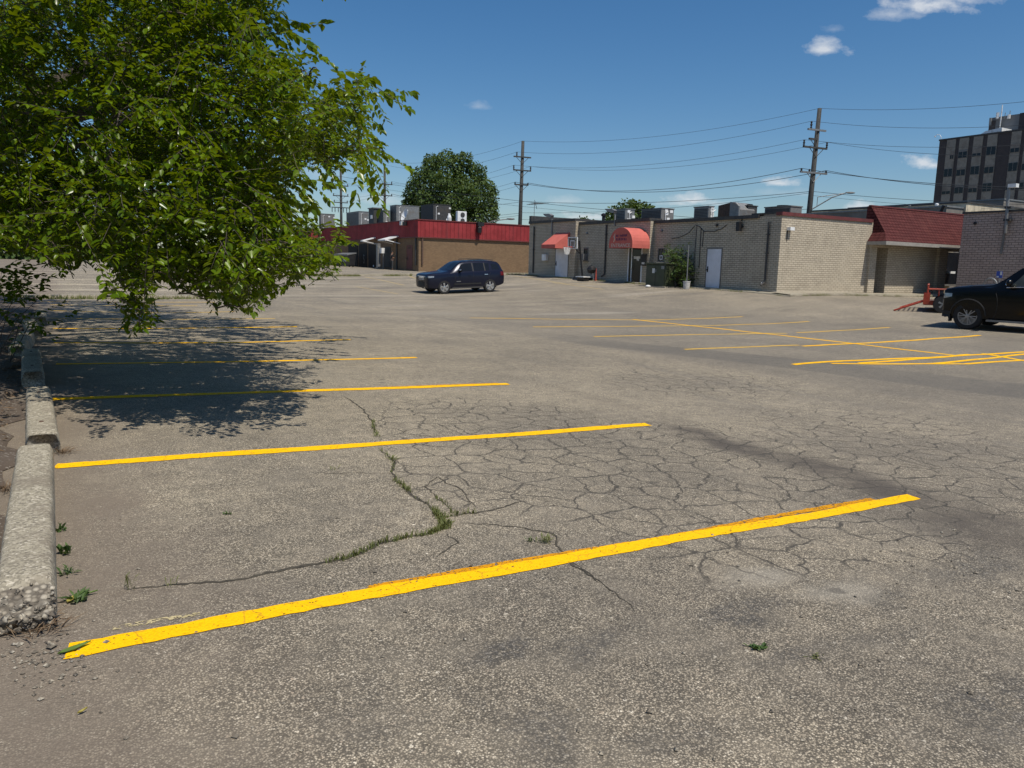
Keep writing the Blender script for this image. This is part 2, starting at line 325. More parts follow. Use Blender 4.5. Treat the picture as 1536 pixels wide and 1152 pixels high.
# ------------------------------------------------------------------ asphalt
def asphalt_mat():
    N = NT('worn_asphalt'); o = N.obj(); x, y, z = N.sep(o); P = N.comb(x, y, 0.)
    v1 = N.vor(P, 132, out='Color'); r1 = N.sep(v1)[0]; d1 = N.vor(P, 132)
    v2 = N.vor(P, 42, out='Color'); r2 = N.sep(v2)[1]; d2 = N.vor(P, 42)
    fine = N.noise(P, 240, 2, .7); mid = N.noise(P, 7, 5, .65); big = N.noise(P, .55, 5, .6); huge = N.noise(P, .12, 4, .55)
    # binder and stones
    c = N.ramp(r1, [(0, (.10,.09,.074)), (.35, (.215,.193,.158)), (.70, (.33,.297,.247)), (.90, (.42,.385,.325)), (1., (.58,.54,.47))])
    stone = N.math('MULTIPLY', N.map(r2, .90, .93, 0, 1, False), N.map(d2, .30, .42, 1, 0))
    c = N.mix(stone, c, N.ramp(N.sep(v2)[2], [(0, (.46,.40,.33)), (.5, (.36,.30,.25)), (.85, (.58,.54,.47)), (1, (.72,.69,.62))]))
    hole = N.math('MULTIPLY', N.map(d1, .36, .62, 0, 1), .85); c = N.mix(hole, c, (.045,.041,.036))
    c = N.mix(N.map(fine, .3, .7, 0, .25), c, (.14,.125,.10))
    bare = N.map(N.noise(P, 2.4, 5, .7), .42, .66, .0, .38); c = N.mix(bare, c, (.20,.182,.155))   # where fines and dust fill the gaps between the stones
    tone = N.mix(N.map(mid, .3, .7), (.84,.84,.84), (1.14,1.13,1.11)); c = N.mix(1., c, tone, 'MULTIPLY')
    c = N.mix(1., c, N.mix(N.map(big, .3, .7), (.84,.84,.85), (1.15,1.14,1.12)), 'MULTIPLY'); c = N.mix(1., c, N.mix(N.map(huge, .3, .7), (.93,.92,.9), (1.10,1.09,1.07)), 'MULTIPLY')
    near = N.math('MULTIPLY', N.map(N.math('ADD', y, N.math('MULTIPLY', N.math('SUBTRACT', big, .5), 5.)), 9., 1.), 1.); c = N.mix(1., c, N.mix(near, (1.38,1.33,1.22), (1.21,1.165,1.09)), 'MULTIPLY')  # far asphalt tinted paler to stand for its look at a grazing view
    warp = N.vmath('ADD', P, N.vmath('SCALE', N.vmath('SUBTRACT', N.noise(P, 1.7, 4, .6, True), (.5, .5, .5)), .55)); wx, wy, _ = N.sep(warp)
    def ell(cx, cy, rx, ry, soft=.6, k=1.):
        q = N.vmath('MULTIPLY', N.vmath('SUBTRACT', N.comb(wx, wy, 0.), (cx, cy, 0)), (1/rx, 1/ry, 0)); d = N.vmath('LENGTH', q)
        return N.math('MULTIPLY', N.map(d, 1.0, 1-soft, 0, 1), k)
    def union(ms):
        a = ms[0]
        for b in ms[1:]: a = N.math('MAXIMUM', a, b)
        return a
    # traffic polish: paler, dustier drive lane, and the older darker seal under the right-hand stalls
    seal = N.math('MULTIPLY', N.map(N.math('ADD', x, N.math('MULTIPLY', N.math('SUBTRACT', big, .5), .9)), 10.3, 10.9), N.map(x, 25.5, 22.5)); seal = N.math('MULTIPLY', seal, N.map(y, 27, 22)); seal = N.math('MULTIPLY', seal, N.map(y, -6, 4, .5, 1))
    c = N.mix(N.math('MULTIPLY', seal, .30), c, (.11,.10,.088))
    strip = N.math('MULTIPLY', N.map(N.math('ADD', N.math('SUBTRACT', x, N.map(y, 14, 4, 10.5, 12.6, False)), N.math('MULTIPLY', N.math('SUBTRACT', mid, .5), .5)), 0, .12), N.map(N.math('SUBTRACT', x, N.map(y, 14, 4, 11.8, 14.4, False)), .25, 0)); strip = N.math('MULTIPLY', strip, N.map(y, 17, 13))
    c = N.mix(N.math('MULTIPLY', strip, .45), c, (.085,.08,.072))
    # raw tarry patches where the surface has ravelled
    def eg(px, py, rx, ry, soft=.7, k=1.):
        g = onG(px, py); return ell(g[0], g[1], rx, ry, soft, k)
    tar = union([eg(770, 1090, .17, .45, .8, .8), eg(900, 962, .5, .13, .8, .8), eg(745, 968, .3, .14), eg(1120, 918, .45, .17), eg(1470, 850, .8, .3, .8, .85), eg(1500, 1050, .55, .2), eg(1200, 985, .35, .10, .7, .7), eg(990, 1110, .3, .16, .7, .6), eg(560, 1060, .3, .3, .9, .45), eg(1340, 960, .5, .12, .8, .5), eg(1330, 900, .35, .12, .8, .6)])
    tarn = N.math('MULTIPLY', tar, N.map(N.noise(P, 5, 5, .7), .30, .55, .2, 1)); tarn = N.math('MULTIPLY', tarn, N.map(N.noise(P, 38, 4, .75), .36, .56, .15, 1)); c = N.mix(N.math('MULTIPLY', tarn, .88), c, N.mix(N.map(r1, .6, 1.), (.052,.048,.043), (.17,.155,.135)))
    trk = N.noise(N.vmath('MULTIPLY', warp, (2.6, .16, 1)), 1., 4, .6); lane = N.math('MULTIPLY', N.map(x, 5.5, 7.5), N.map(x, 11.5, 10.)); c = N.mix(N.math('MULTIPLY', N.map(trk, .52, .66, 0, .30), lane), c, (.12,.11,.097))
    # silt left by standing water along the low line, brown bloom at the stall ends
    silt = union([eg(1100, 668, .42, 1.3, .9), eg(1230, 700, .46, 1.1, .9), eg(1330, 735, .6, 1.0, .9), eg(1480, 790, .9, .9, .95), eg(1050, 650, .3, .8, .9), eg(900, 600, .35, 2.2, .95, .35)])
    siltn = N.math('MULTIPLY', silt, N.map(N.noise(P, 2.6, 5, .7), .30, .58, .35, 1)); c = N.mix(N.math('MULTIPLY', siltn, .92), c, (.075,.062,.050))
    pale = union([eg(1150, 865, .45, .2, .9), eg(1260, 890, .4, .2, .9), eg(880, 470, 3.2, .5, .6), eg(660, 470, 2, 1.2, .95, .5), eg(420, 560, 1.5, 1.5, .95, .45)]); c = N.mix(N.math('MULTIPLY', pale, .4), c, (.38,.345,.285))
    # streaks across the far drive
    stk = N.noise(N.vmath('MULTIPLY', P, (.11, .75, 1)), 1., 5, .6); far = N.map(y, 20, 32); c = N.mix(N.math('MULTIPLY', N.map(stk, .5, .66, 0, .55), far), c, (.095,.086,.076)); c = N.mix(N.math('MULTIPLY', N.map(stk, .46, .34, 0, .4), far), c, (.40,.36,.30))
    dv = N.vor(wv0 if False else warp, 1.3); dr = N.sep(N.vor(warp, 1.3, out='Color'))[2]; drip = N.math('MULTIPLY', N.map(N.math('DIVIDE', dv, N.math('ADD', .02, N.math('MULTIPLY', dr, .085))), 1., .6), .55); c = N.mix(drip, c, (.062,.055,.047))
    # soil washed out past the wheel stops
    edge = N.math('ADD', x, N.math('MULTIPLY', N.math('SUBTRACT', big, .5), 1.5)); soil = N.map(edge, .95, -.15, 0, .8)
    soil = N.math('MAXIMUM', soil, eg(60, 1120, .5, .55, .9, .8)); soil = N.math('MAXIMUM', soil, eg(150, 760, .45, .75, .9, .85)); soil = N.math('MULTIPLY', soil, N.map(N.noise(P, 9, 4, .7), .22, .5, .35, 1))
    sc_ = N.mix(N.noise(P, 60, 4, .7), (.115,.09,.068), (.235,.19,.145)); c = N.mix(soil, c, sc_)
    # crazing: a fine net of cracks, dense where the base has failed
    wv = N.vmath('ADD', P, N.vmath('SCALE', N.vmath('SUBTRACT', N.noise(P, 3.1, 4, .65, True), (.5, .5, .5)), .25))
    e1 = N.vor(wv, 3.0, 'DISTANCE_TO_EDGE'); e2 = N.vor(wv, .62, 'DISTANCE_TO_EDGE'); e3 = N.vor(N.vmath('ADD', wv, (7, 3, 0)), 4.2, 'DISTANCE_TO_EDGE')
    zone = union([eg(760, 640, 1.9, 2.5, .7), eg(860, 700, 2.0, 2.0, .6), eg(1050, 690, 2.6, 2.3, .6), eg(1190, 775, 2.1, 1.4, .75, .9), eg(1350, 700, 2.8, 2.1, .8), eg(1050, 575, 2.6, 2.5, .9, .8), eg(1300, 640, 2.5, 2.2, .9, .7), eg(1060, 850, .7, .5, .9, .5)])
    keep = N.map(N.noise(P, 1.3, 3), .30, .42); zone3 = N.math('MULTIPLY', zone, N.map(N.noise(N.vmath('ADD', P, (3, 9, 0)), .9, 3), .38, .54))
    l1 = N.math('MULTIPLY', N.math('MULTIPLY', N.map(e1, .043, .011), keep), N.map(zone, .1, .55)); l3 = N.math('MULTIPLY', N.math('MULTIPLY', N.map(e3, .030, .010), zone3), .55)
    l2 = N.math('MULTIPLY', N.math('MULTIPLY', N.map(e2, .008, .002), N.map(N.noise(P, .5, 2), .42, .55)), N.math('MULTIPLY', N.map(zone, .05, .4), .6))
    halo = N.math('MULTIPLY', N.math('MULTIPLY', N.map(e1, .10, .0), N.map(zone, .2, .8)), .15)
    cr = N.math('MAXIMUM', N.math('MAXIMUM', l1, l2), l3); c = N.mix(halo, c, (.11,.097,.078)); c = N.mix(N.math('MULTIPLY', cr, N.map(N.noise(P, 4., 3), .35, .6, .62, .92)), c, (.052,.045,.035))
    h = N.math('ADD', N.math('MULTIPLY', d1, -.55), N.math('MULTIPLY', r1, .5)); h = N.math('ADD', h, N.math('MULTIPLY', cr, -1.6)); h = N.math('ADD', h, N.math('MULTIPLY', mid, .8)); h = N.math('ADD', h, N.math('MULTIPLY', stone, .4)); h = N.math('ADD', h, N.math('MULTIPLY', tarn, -.3))
    N.bump(h, .55, .008)
    return N.set(c, .88)
M['asphalt'] = asphalt_mat()

def axis(lo, hi, step, far):
    a = list(np.arange(lo, hi+1e-6, step)); s = step; x = a[-1]; out = []
    while x < far: s *= 1.35; x += s; out.append(x)
    s = step; x = a[0]; pre = []
    while x > -far: s *= 1.35; x -= s; pre.append(x)
    return np.array(pre[::-1] + a + out)
def ground_sheet(A, B):
    AA, BB = np.meshgrid(A, B); Z = Gn(AA, BB); nb, na = AA.shape
    V = np.stack([AA.ravel(), BB.ravel(), Z.ravel()], -1); i = np.arange(nb*na).reshape(nb, na)
    Fq = np.stack([i[:-1, :-1], i[:-1, 1:], i[1:, 1:], i[1:, :-1]], -1).reshape(-1, 4)
    mb = MB(); mb.v = V.tolist(); mb.f = Fq.tolist(); return mb
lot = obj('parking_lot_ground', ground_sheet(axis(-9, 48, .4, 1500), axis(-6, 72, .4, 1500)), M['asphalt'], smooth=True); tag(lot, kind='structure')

def soil_mat():
    N = NT('dry_soil'); o = N.obj(); n = N.noise(o, 40, 6, .75); n2 = N.noise(o, 3, 4); v = N.vor(o, 70, out='Color'); r = N.sep(v)[0]
    c = N.mix(n, (.055,.040,.030), (.165,.128,.098)); c = N.mix(N.map(n2, .45, .7, 0, .6), c, (.075,.052,.038)); c = N.mix(N.map(r, .9, .97, 0, .8), c, (.30,.27,.23)); N.bump(N.math('ADD', n, N.math('MULTIPLY', r, .3)), .8, .02); return N.set(c, .95)
M['soil'] = soil_mat()
# planting strip behind the wheel stops
mb = MB(); rows = []
for b in np.arange(3.0, 32.1, .2):
    row = []
    for k, a in enumerate([-7, -5, -3.5, -2.6, -1.9, -1.4, -1.0, -.7, -.45, -.3]):
        aa = a + (.09*math.sin(b*3.1)+.07*math.sin(b*7.7+1) if k == 9 else 0); h = (.006 if k == 9 else .03 + .05*min(1, (-.3-a)/1.2) + .025*math.sin(a*5+b*2.3) + RNG.uniform(-.008, .008))
        row.append((aa, b, G(aa, b)+h))
    rows.append(row)
mb.grid(rows); tag(obj('soil_strip', mb, M['soil'], smooth=True), kind='structure')

# ------------------------------------------------------------------ painted lines (part of the ground they are painted on)
def paint_mat(name, col, worn, holes=.0):
    N = NT(name); o = N.obj(); x, y, z = N.sep(o); P = N.comb(x, y, 0.); n = N.noise(P, 11, 5, .7); v = N.vor(P, 95, out='Color'); r = N.sep(v)[0]; d1 = N.vor(P, 95); f = N.noise(P, 170, 3, .7)
    big = N.noise(P, .9, 4)
    c = N.mix(N.map(n, .3, .7, 0, .35), col, tuple(q*.86 for q in col)); c = N.mix(N.map(f, .55, .8, 0, .35), c, tuple(q*.7 for q in col))
    c = N.mix(N.math('MULTIPLY', N.map(d1, .5, .75), .25), c, tuple(q*.5 for q in col)); c = N.mix(N.map(big, .55, .75, 0, .15), c, tuple(q*.7 for q in col)); N.b.inputs['Specular IOR Level'].default_value = .2
    wv = N.vmath('ADD', P, N.vmath('SCALE', N.vmath('SUBTRACT', N.noise(P, 3.1, 4, .65, True), (.5, .5, .5)), .25)); ck = N.map(N.vor(wv, 3.0, 'DISTANCE_TO_EDGE'), .020, .004); c = N.mix(N.math('MULTIPLY', ck, .4), c, (.10,.07,.03))
    gap = N.map(N.math('ADD', N.math('MULTIPLY', N.noise(P, 34, 4, .75), .65), N.math('MULTIPLY', r, .35)), worn-.04, worn+.02, 1, 0)
    t = N.n('ShaderNodeBsdfTransparent'); mx = N.n('ShaderNodeMixShader'); N.put(mx.inputs[0], gap); N.l.new(N.b.outputs[0], mx.inputs[1]); N.l.new(t.outputs[0], mx.inputs[2]); N.l.new(mx.outputs[0], N.t.nodes['Material Output'].inputs[0])
    N.bump(N.math('ADD', N.math('MULTIPLY', d1, -.55), N.math('MULTIPLY', r, .5)), .45, .006); return N.set(c, .8)
M['yellow'] = paint_mat('fresh_yellow_road_paint', (.99,.535,.0), .315)
M['old_yellow'] = paint_mat('older_orange_road_paint', (.66,.29,.004), .40)
M['faded'] = paint_mat('faded_yellow_road_paint', (.80,.50,.07), .40)
M['ghost'] = paint_mat('sun_bleached_road_paint', (.50,.39,.19), .42)
M['pale_thin'] = paint_mat('ghost_of_old_paint', (.50,.42,.24), .52)
M['pale'] = paint_mat('pale_faded_road_paint', (.66,.58,.43), .40)

def stripe(p0, p1, w0, mat, name='painted_line', off=.004, wob=.014, seed=0, lat=0., step=.06, label=None):
    """A painted stripe draped over the ground from p0 to p1 (grid coordinates) with a hand-sprayed, slightly wandering edge."""
    r = random.Random(seed); p0 = np.array(p0[:2]); p1 = np.array(p1[:2]); L = np.linalg.norm(p1-p0); t = (p1-p0)/L; nrm = np.array([-t[1], t[0]]); n = max(2, int(L/step)); ph = [r.uniform(0, 6.28) for _ in range(6)]
    rows = []
    for i in range(n+1):
        s = L*i/n; c = p0+t*s + nrm*(lat + wob*(math.sin(s*1.1+ph[0])+.6*math.sin(s*2.9+ph[1])))
        w = w0*(1+.06*math.sin(s*2.1+ph[2])+.04*math.sin(s*9+ph[3])); row = []
        for k in (-.5, -.17, .17, .5):
            j = r.uniform(-.006, .006) if abs(k) == .5 else 0; q = c+nrm*(w*k+j) + (t*(.02*k+r.uniform(-.01, .01)) if i in (0, n) else 0)
            row.append((q[0], q[1], G(q[0], q[1])+off))
        rows.append(row)
    mb = MB().grid(rows); o = obj(name, mb, mat, lot, smooth=True); return tag(o, label)
YEL = [((100,975),(1370,745)), ((85,700),(973,637)), ((76,599),(762,576)), (None,(620,535)), (None,(517,507)), (None,(435,487)), (None,(395,473)), (None,(340,464)), (None,(280,452))]
bl = None
for i, (q0, q1) in enumerate(YEL):
    e1 = onG(*q1); e0 = onG(*q0) if q0 else (0.05, 3.22+3.05*i, 0)
    if not q0: e1 = (e1[0], e0[1]+.02, 0) if i > 5 else (e1[0], e0[1] + (e1[1]-e0[1])*.35, 0)
    stripe(e0, e1, (.122, .15, .155)[i] if i < 3 else .135, M['yellow'] if i < 6 else M['faded'], seed=i)
    if i in (0, 2): # the older coat showing along the far edge of the new one
        a0, a1 = np.array(e0[:2]), np.array(e1[:2])
        stripe(a0+(a1-a0)*(.22 if i == 0 else .35), a0+(a1-a0)*(.93 if i == 0 else .98), .06, M['old_yellow'], off=.003, seed=40+i, lat=.078)
stripe(onG(165, 943), onG(300, 919), .03, M['pale_thin'], off=.003, seed=77)
# right-hand double row: stall lines, spine line, and the hatched no-parking bay
def gs(q0, q1, w, m, seed, **k): return stripe(onG(*q0), onG(*q1), w, m, seed=seed, **k)
for i, (q0, q1) in enumerate([((705,477),(955,480)), ((955,480.5),(1113,475)), ((800,490.5),(1065,488.5)), ((1065,488.5),(1212,482)), ((890,505),(1180,500)), ((1195,499),(1333,491)), ((1025,524),(1200,518)), ((1205,519.5),(1470,503)), ((1190,547),(1262,542)), ((1262,542),(1560,527)), ((950,479),(1440,534))]):
    gs(q0, q1, .14, M['faded'] if i not in (7, 8, 9, 10) else M['yellow'], 100+i, step=.3, wob=.03)
for i, (q0, q1) in enumerate([((1247,545.5),(1451,546)), ((1451,546),(1560,538)), ((1290,545),(1457,532)), ((1390,546),(1545,531)), ((1474,530.5),(1550,543))]): gs(q0, q1, .13, M['yellow'], 130+i, step=.3, wob=.03)
# far lot
for i, (q0, q1) in enumerate([((535,430),(598,441)), ((548,415.5),(606,428)), ((828,424),(905,434)), ((770,414),(850,426)), ((610,412.5),(624,418)), ((850,425),(940,428))]): gs(q0, q1, .14, M['ghost'], 150+i, step=.5)
for i in range(7):
    b = 33.0+3.0*i; stripe((-14, b, 0), (6.5, b, 0), .22, M['faded'] if i < 1 else M['pale'], seed=170+i, step=.5)
stripe((-9, 29.4, 0), (5.2, 29.4, 0), .12, M['faded'], seed=180, step=.5)

# ------------------------------------------------------------------ open cracks with soil in them
M['crack'] = plain('soil_filled_crack', (.055,.047,.034), .95, var=.4, scale=30)
def crack(pxs, w, seed, name='crack'):
    r = random.Random(seed); pts = [np.array(onG(*q)[:2]) for q in pxs]; rows = []; path = []
    for p, q in zip(pts[:-1], pts[1:]):
        n = max(2, int(np.linalg.norm(q-p)/.03))
        for i in range(n): path.append(p+(q-p)*i/n)
    path.append(pts[-1]); m = len(path); off = 0; out = []
    for i, p in enumerate(path):
        t = path[min(i+1, m-1)]-path[max(i-1, 0)]; t = t/np.linalg.norm(t); nn = np.array([-t[1], t[0]]); off = off*.8+r.uniform(-.012, .012); c = p+nn*off; out.append(c)
        ww = w*(.45+1.1*r.random())*min(1, 4*i/m+.15, 4*(m-1-i)/m+.15); rows.append([(*(c+nn*ww*k), G(*(c+nn*ww*k))+.0025) for k in (-.5, .5)])
    obj(name, MB().grid(rows), M['crack'], lot); return out
CR = [crack([(190,884),(330,872),(450,852),(520,838),(575,815),(640,803),(668,792)], .024, 1), crack([(668,792),(662,775),(640,757),(612,735),(595,715),(585,690),(570,674)], .020, 2), crack([(565,655),(560,630),(540,610),(512,592)], .018, 3),
      crack([(668,775),(745,765),(790,752)], .016, 4), crack([(690,785),(770,790),(830,800),(850,838),(905,875)], .014, 5), crack([(680,770),(640,730),(655,715),(690,735),(720,765)], .010, 6), crack([(460,709),(520,709),(590,710)], .007, 7), crack([(672,800),(690,815),(660,838)], .010, 8), crack([(840,828),(870,850),(920,885),(960,920)], .007, 9)]
def blades(paths, n, hmin, hmax, spread, dens=None, seed=1):
    r = random.Random(seed); mb = MB()
    for path, k in paths:
        for _ in range(int(n*k)):
            c = path[r.randrange(len(path))]; a = c[0]+r.gauss(0, spread); b = c[1]+r.gauss(0, spread); z = G(a, b); h = r.uniform(hmin, hmax); an = r.uniform(0, 6.28); w = .0022+.002*r.random(); dx, dy = math.cos(an), math.sin(an); ln = r.uniform(.2, .9)*h
            mb.add([(a-dy*w, b+dx*w, z), (a+dy*w, b-dx*w, z), (a+dx*ln*.5+dy*w*.7, b+dy*ln*.5-dx*w*.7, z+h*.7), (a+dx*ln*.5-dy*w*.7, b+dy*ln*.5+dx*w*.7, z+h*.7), (a+dx*ln, b+dy*ln, z+h)], [(0,1,2,3), (3,2,4)])
    return mb
gp = [(CR[0][30:], .5), (CR[0][52:74], .45), (CR[0][30:36], .12), (CR[1][:12], .5), (CR[1][26:36], .3), (CR[1], .28), (CR[2][:25], .25), (CR[0][-25:], .5), (CR[1][:10], 1.0), (CR[3][:8], .2), (CR[5][:12], .1)]
tag(obj('crack_grass', blades(gp, 330, .008, .042, .011), M['grass']), 'thin green grass growing along the long asphalt crack', 'grass', kind='stuff')

# ------------------------------------------------------------------ small weeds, one by one
def weed(px, py, label, n=26, r0=.05, h=.045, mat='leaf_bush', seed=0, name='weed', wide=.012, grp='weeds in the cracks'):
    r = random.Random(seed); g = onG(px, py); mb = MB()
    for i in range(n):
        an = r.uniform(0, 6.28); d = (math.cos(an), math.sin(an)); L = r.uniform(.35, 1)*r0; hh = r.uniform(.2, 1)*h; s = (g[0]+r.gauss(0, r0*.3), g[1]+r.gauss(0, r0*.3)); z = G(*s); w = wide*r.uniform(.5, 1.1)
        mb.add([(s[0], s[1], z), (s[0]+d[0]*L*.5-d[1]*w, s[1]+d[1]*L*.5+d[0]*w, z+hh*.8), (s[0]+d[0]*L, s[1]+d[1]*L, z+hh), (s[0]+d[0]*L*.5+d[1]*w, s[1]+d[1]*L*.5-d[0]*w, z+hh*.75)], [(0,1,2,3)])
    return tag(obj(name, mb, M[mat], org=g), label, 'weed', grp)
weed(118, 900, 'leafy green weed clump beside the broken end of the concrete stop', 30, .062, .042, seed=1)
weed(100, 862, 'thin scraggly weed halfway up the near concrete stop', 22, .05, .04, seed=2, wide=.006)
weed(97, 831, 'upright green weed against the side of the near concrete stop', 18, .04, .06, seed=3)
weed(90, 797, 'small dark weed highest up the side of the near concrete stop', 14, .04, .06, seed=4)
weed(818, 814, 'short grassy tuft just behind the nearest yellow line', 34, .05, .06, 'grass', 5, wide=.004)
weed(795, 812, 'tiny dark tuft next to the grassy tuft behind the nearest yellow line', 12, .035, .03, 'leaf_bush', 6, wide=.005)
weed(670, 787, 'bright green tuft where the big cracks meet', 46, .055, .04, 'grass', 7, wide=.005)
weed(1137, 973, 'low green tuft alone in the open asphalt foreground', 22, .045, .018, 'leaf_bush', 8)
weed(1222, 985, 'faint yellow green tuft in the foreground beside a silty spot', 14, .05, .015, 'grass', 9, wide=.004)
weed(195, 884, 'sparse grass tuft at the start of the long crack', 14, .05, .11, 'grass', 10, wide=.003)
weed(255, 880, 'tiny grass sprig along the long crack near the stop', 9, .03, .06, 'grass', 11, wide=.003)
weed(500, 706, 'sparse grass sprig on the short straight crack', 10, .05, .06, 'grass', 12, wide=.003)
weed(563, 655, 'little tuft on the crack just above the second line', 16, .05, .05, 'grass', 13, wide=.004)
weed(590, 690, 'mossy green tuft on the crack just below the second line', 26, .06, .04, 'grass', 14, wide=.005)
weed(340, 772, 'single small green sprout on bare asphalt', 8, .035, .02, 'leaf_bush', 15)
for q, s_, lab in [((60, 945), 1, 'brown dead grass lying at the broken end of the near stop'), ((92, 680), 2, 'brown dead tuft in the gap between the first two stops'), ((18, 735), 3, 'dry brown tangle on the soil left of the near stop')]:
    tag(weed(q[0], q[1], lab, 90, .13, .05, 'dry', s_, 'dead_grass_tuft', .003, 'dry tufts round the stops'), cat='dead grass')
def fallen(px, py, L, W, ang, mat, label):
    g = onG(px, py); c, s = math.cos(ang), math.sin(ang); vs = []
    for t, w in ((0, .02), (.2, .7), (.45, 1), (.75, .6), (1, 0)):
        for k in (-1, 0, 1):
            x, y = (t-.5)*L, k*w*W/2; z = .008 + .012*(t-.3)**2 + .006*abs(k); vs.append((g[0]+x*c-y*s, g[1]+x*s+y*c, g[2]+z))
    mb = MB().add(vs, [(i*3+k, i*3+k+1, i*3+k+4, i*3+k+3) for i in range(4) for k in (0, 1)]); return tag(obj('fallen_leaf', mb, M[mat], org=g), label, 'leaf', 'fallen leaves')
fallen(112, 976, .12, .035, .35, 'green_leaf', 'long green leaf lying on the tip of the nearest yellow line')
fallen(106, 903, .055, .028, 1.1, 'pale_leaf', 'pale yellow leaf in the weeds beside the near stop')
fallen(124, 1071, .032, .012, .4, 'pale_leaf', 'tiny yellow leaf alone on the dusty foreground asphalt')
fallen(130, 894, .09, .02, .1, 'green_leaf', 'narrow green leaf lying right beside the weed clump')

# loose grit and stones
mb = MB(); r = random.Random(5)
for i in range(520):
    t = r.random()
    if t < .45: px, py = r.gauss(60, 50), r.gauss(985, 26)
    elif t < .8: px, py = r.uniform(90, 1530), r.uniform(760, 1148)
    else: px, py = r.gauss(1440, 70), r.gauss(840, 40)
    if py > 1150 or py < 640: continue
    g = onG(px, py); s = abs(r.gauss(.004, .003))+.002
    if r.random() < .03: s *= 2.2
    vs = [(g[0]+s*x*r.uniform(.7, 1.3), g[1]+s*y*r.uniform(.7, 1.3), g[2]+s*.6*(z+.7)) for x, y, z in ((1,0,0),(0,1,0),(-1,0,0),(0,-1,0),(0,0,1),(0,0,-.8))]
    mb.add(vs, [(0,1,4),(1,2,4),(2,3,4),(3,0,4),(1,0,5),(2,1,5),(3,2,5),(0,3,5)])
tag(obj('gravel', mb, M['broken']), 'loose grit and small stones scattered over the asphalt', 'gravel', kind='stuff')
mb = MB()
for i in range(1500):
    a = -.35-abs(r.gauss(0, .9)); b = r.uniform(2.5, 12); L = r.uniform(.01, .07); an = r.uniform(0, 6.28); w = r.uniform(.002, .010); z = G(a, b)+.075*min(1, (-.3-a)/1.2+.2)+.012; dx, dy = math.cos(an)*L, math.sin(an)*L
    mb.add([(a-dx, b-dy, z), (a+dy/L*w, b-dx/L*w, z+r.uniform(0, .02)), (a+dx, b+dy, z+r.uniform(-.01, .02)), (a-dy/L*w, b+dx/L*w, z+.008)], [(0,1,2,3)])
tag(obj('leaf_litter', mb, M['dry']), 'dry twigs and dead leaves on the soil strip', 'litter', kind='stuff')

# ------------------------------------------------------------------ concrete wheel stops
def wheel_stop(cen, ang, L, w, h, label, seed, broken=False):
    from mathutils import noise as mnoise
    t = thing('wheel_stop', label, 'wheel stop', (cen[0], cen[1], G(cen[0], cen[1])), TH+ang, 'concrete wheel stops')
    prof = [(-.5,0),(-.5,.40),(-.49,.66),(-.45,.86),(-.40,.96),(-.30,.995),(0,1.0),(.30,.995),(.40,.96),(.45,.86),(.49,.66),(.5,.40),(.5,0)]
    n = 90; rows = []
    for i in range(n+1):
        y = -L/2+L*i/n; row = []; e = min(i, n-i)/n*L; endk = 1-.10*max(0, 1-e/.06)**2
        if broken and y < -L/2+.20: cut = max(0, (-L/2+.20-y)/.20)
        else: cut = 0
        for (px, pz) in prof:
            p = Vector((px*w, y, pz*h)); q = p+Vector((seed*3.1, 0, 0)); d = mnoise.noise(q*5)*.003+mnoise.noise(q*22)*.0025+mnoise.noise(q*55)*.0015
            zz = pz*h*(endk if pz > .5 else 1)
            if cut and pz > .2: zz = pz*h*(1-.62*cut**.8) + mnoise.noise(q*26)*.020*cut; d += mnoise.noise(q*34)*.018*cut
            row.append((px*w*(endk if pz > .5 else 1)+d*(1 if px > 0 else -1)*(pz > 0), y, max(0, zz+d*(pz > .3)) - (.02 if pz == 0 else 0)))
        rows.append(row)
    mb = MB(); mb.grid(rows); m = len(prof); mb.f.append(tuple(range(m))); mb.f.append(tuple(range(n*m, n*m+m))[::-1])
    mb.v = [(x+ORG[t.name].x, y+ORG[t.name].y, z+ORG[t.name].z) for x, y, z in mb.v]
    o = obj('concrete_block', mb, [M['concrete'], M['broken']], t, smooth=True)
    if broken:
        for p in o.data.polygons:
            if p.center.y < -L/2+.175 and (p.center.z > .02): p.material_index = 1
        rb = random.Random(3); mbs = MB()        # knuckles of stone standing out of the broken face
        for k in range(110):
            s = rb.uniform(.004, .016); x = rb.uniform(-.46, .46)*w; y = -L/2+rb.uniform(-.006, .17); cut = max(0, (-L/2+.20-y)/.20); z = min(h*(1-.62*cut**.8), h)-s*.2 if rb.random() < .7 else rb.uniform(.0, h*.4); 
            if z > .06 and rb.random() < .1: continue
            if z < h*.35: y = -L/2-.002
            n0 = len(mbs.v); mbs.sphere((x, y, z), (s*rb.uniform(.7, 1.5), s*rb.uniform(.7, 1.3), s*rb.uniform(.5, 1.0)), 6, 4); an = rb.uniform(0, 6.28); ca, sa = math.cos(an), math.sin(an)
            for q in range(n0, len(mbs.v)): vx, vy, vz = mbs.v[q]; vx, vy, vz = vx-x, vy-y, vz-z; vx, vz = vx*ca-vz*sa, vx*sa+vz*ca; mbs.v[q] = (x+vx+rb.uniform(-.25, .25)*s, y+vy+rb.uniform(-.25, .25)*s, max(0, z+vz+rb.uniform(-.25, .25)*s))
        mbs.v = [(x+ORG[t.name].x, y+ORG[t.name].y, z+ORG[t.name].z) for x, y, z in mbs.v]; obj('exposed_stone', mbs, M['broken'], t)
    else:
        for s_ in (-1, 1): obj('anchor_pin', MB().lathe([(.018, 0), (.018, .006), (.010, .012)], (ORG[t.name].x, ORG[t.name].y+s_*L*.32, ORG[t.name].z+h*.985), n=10), M['rust'], t)
    return t
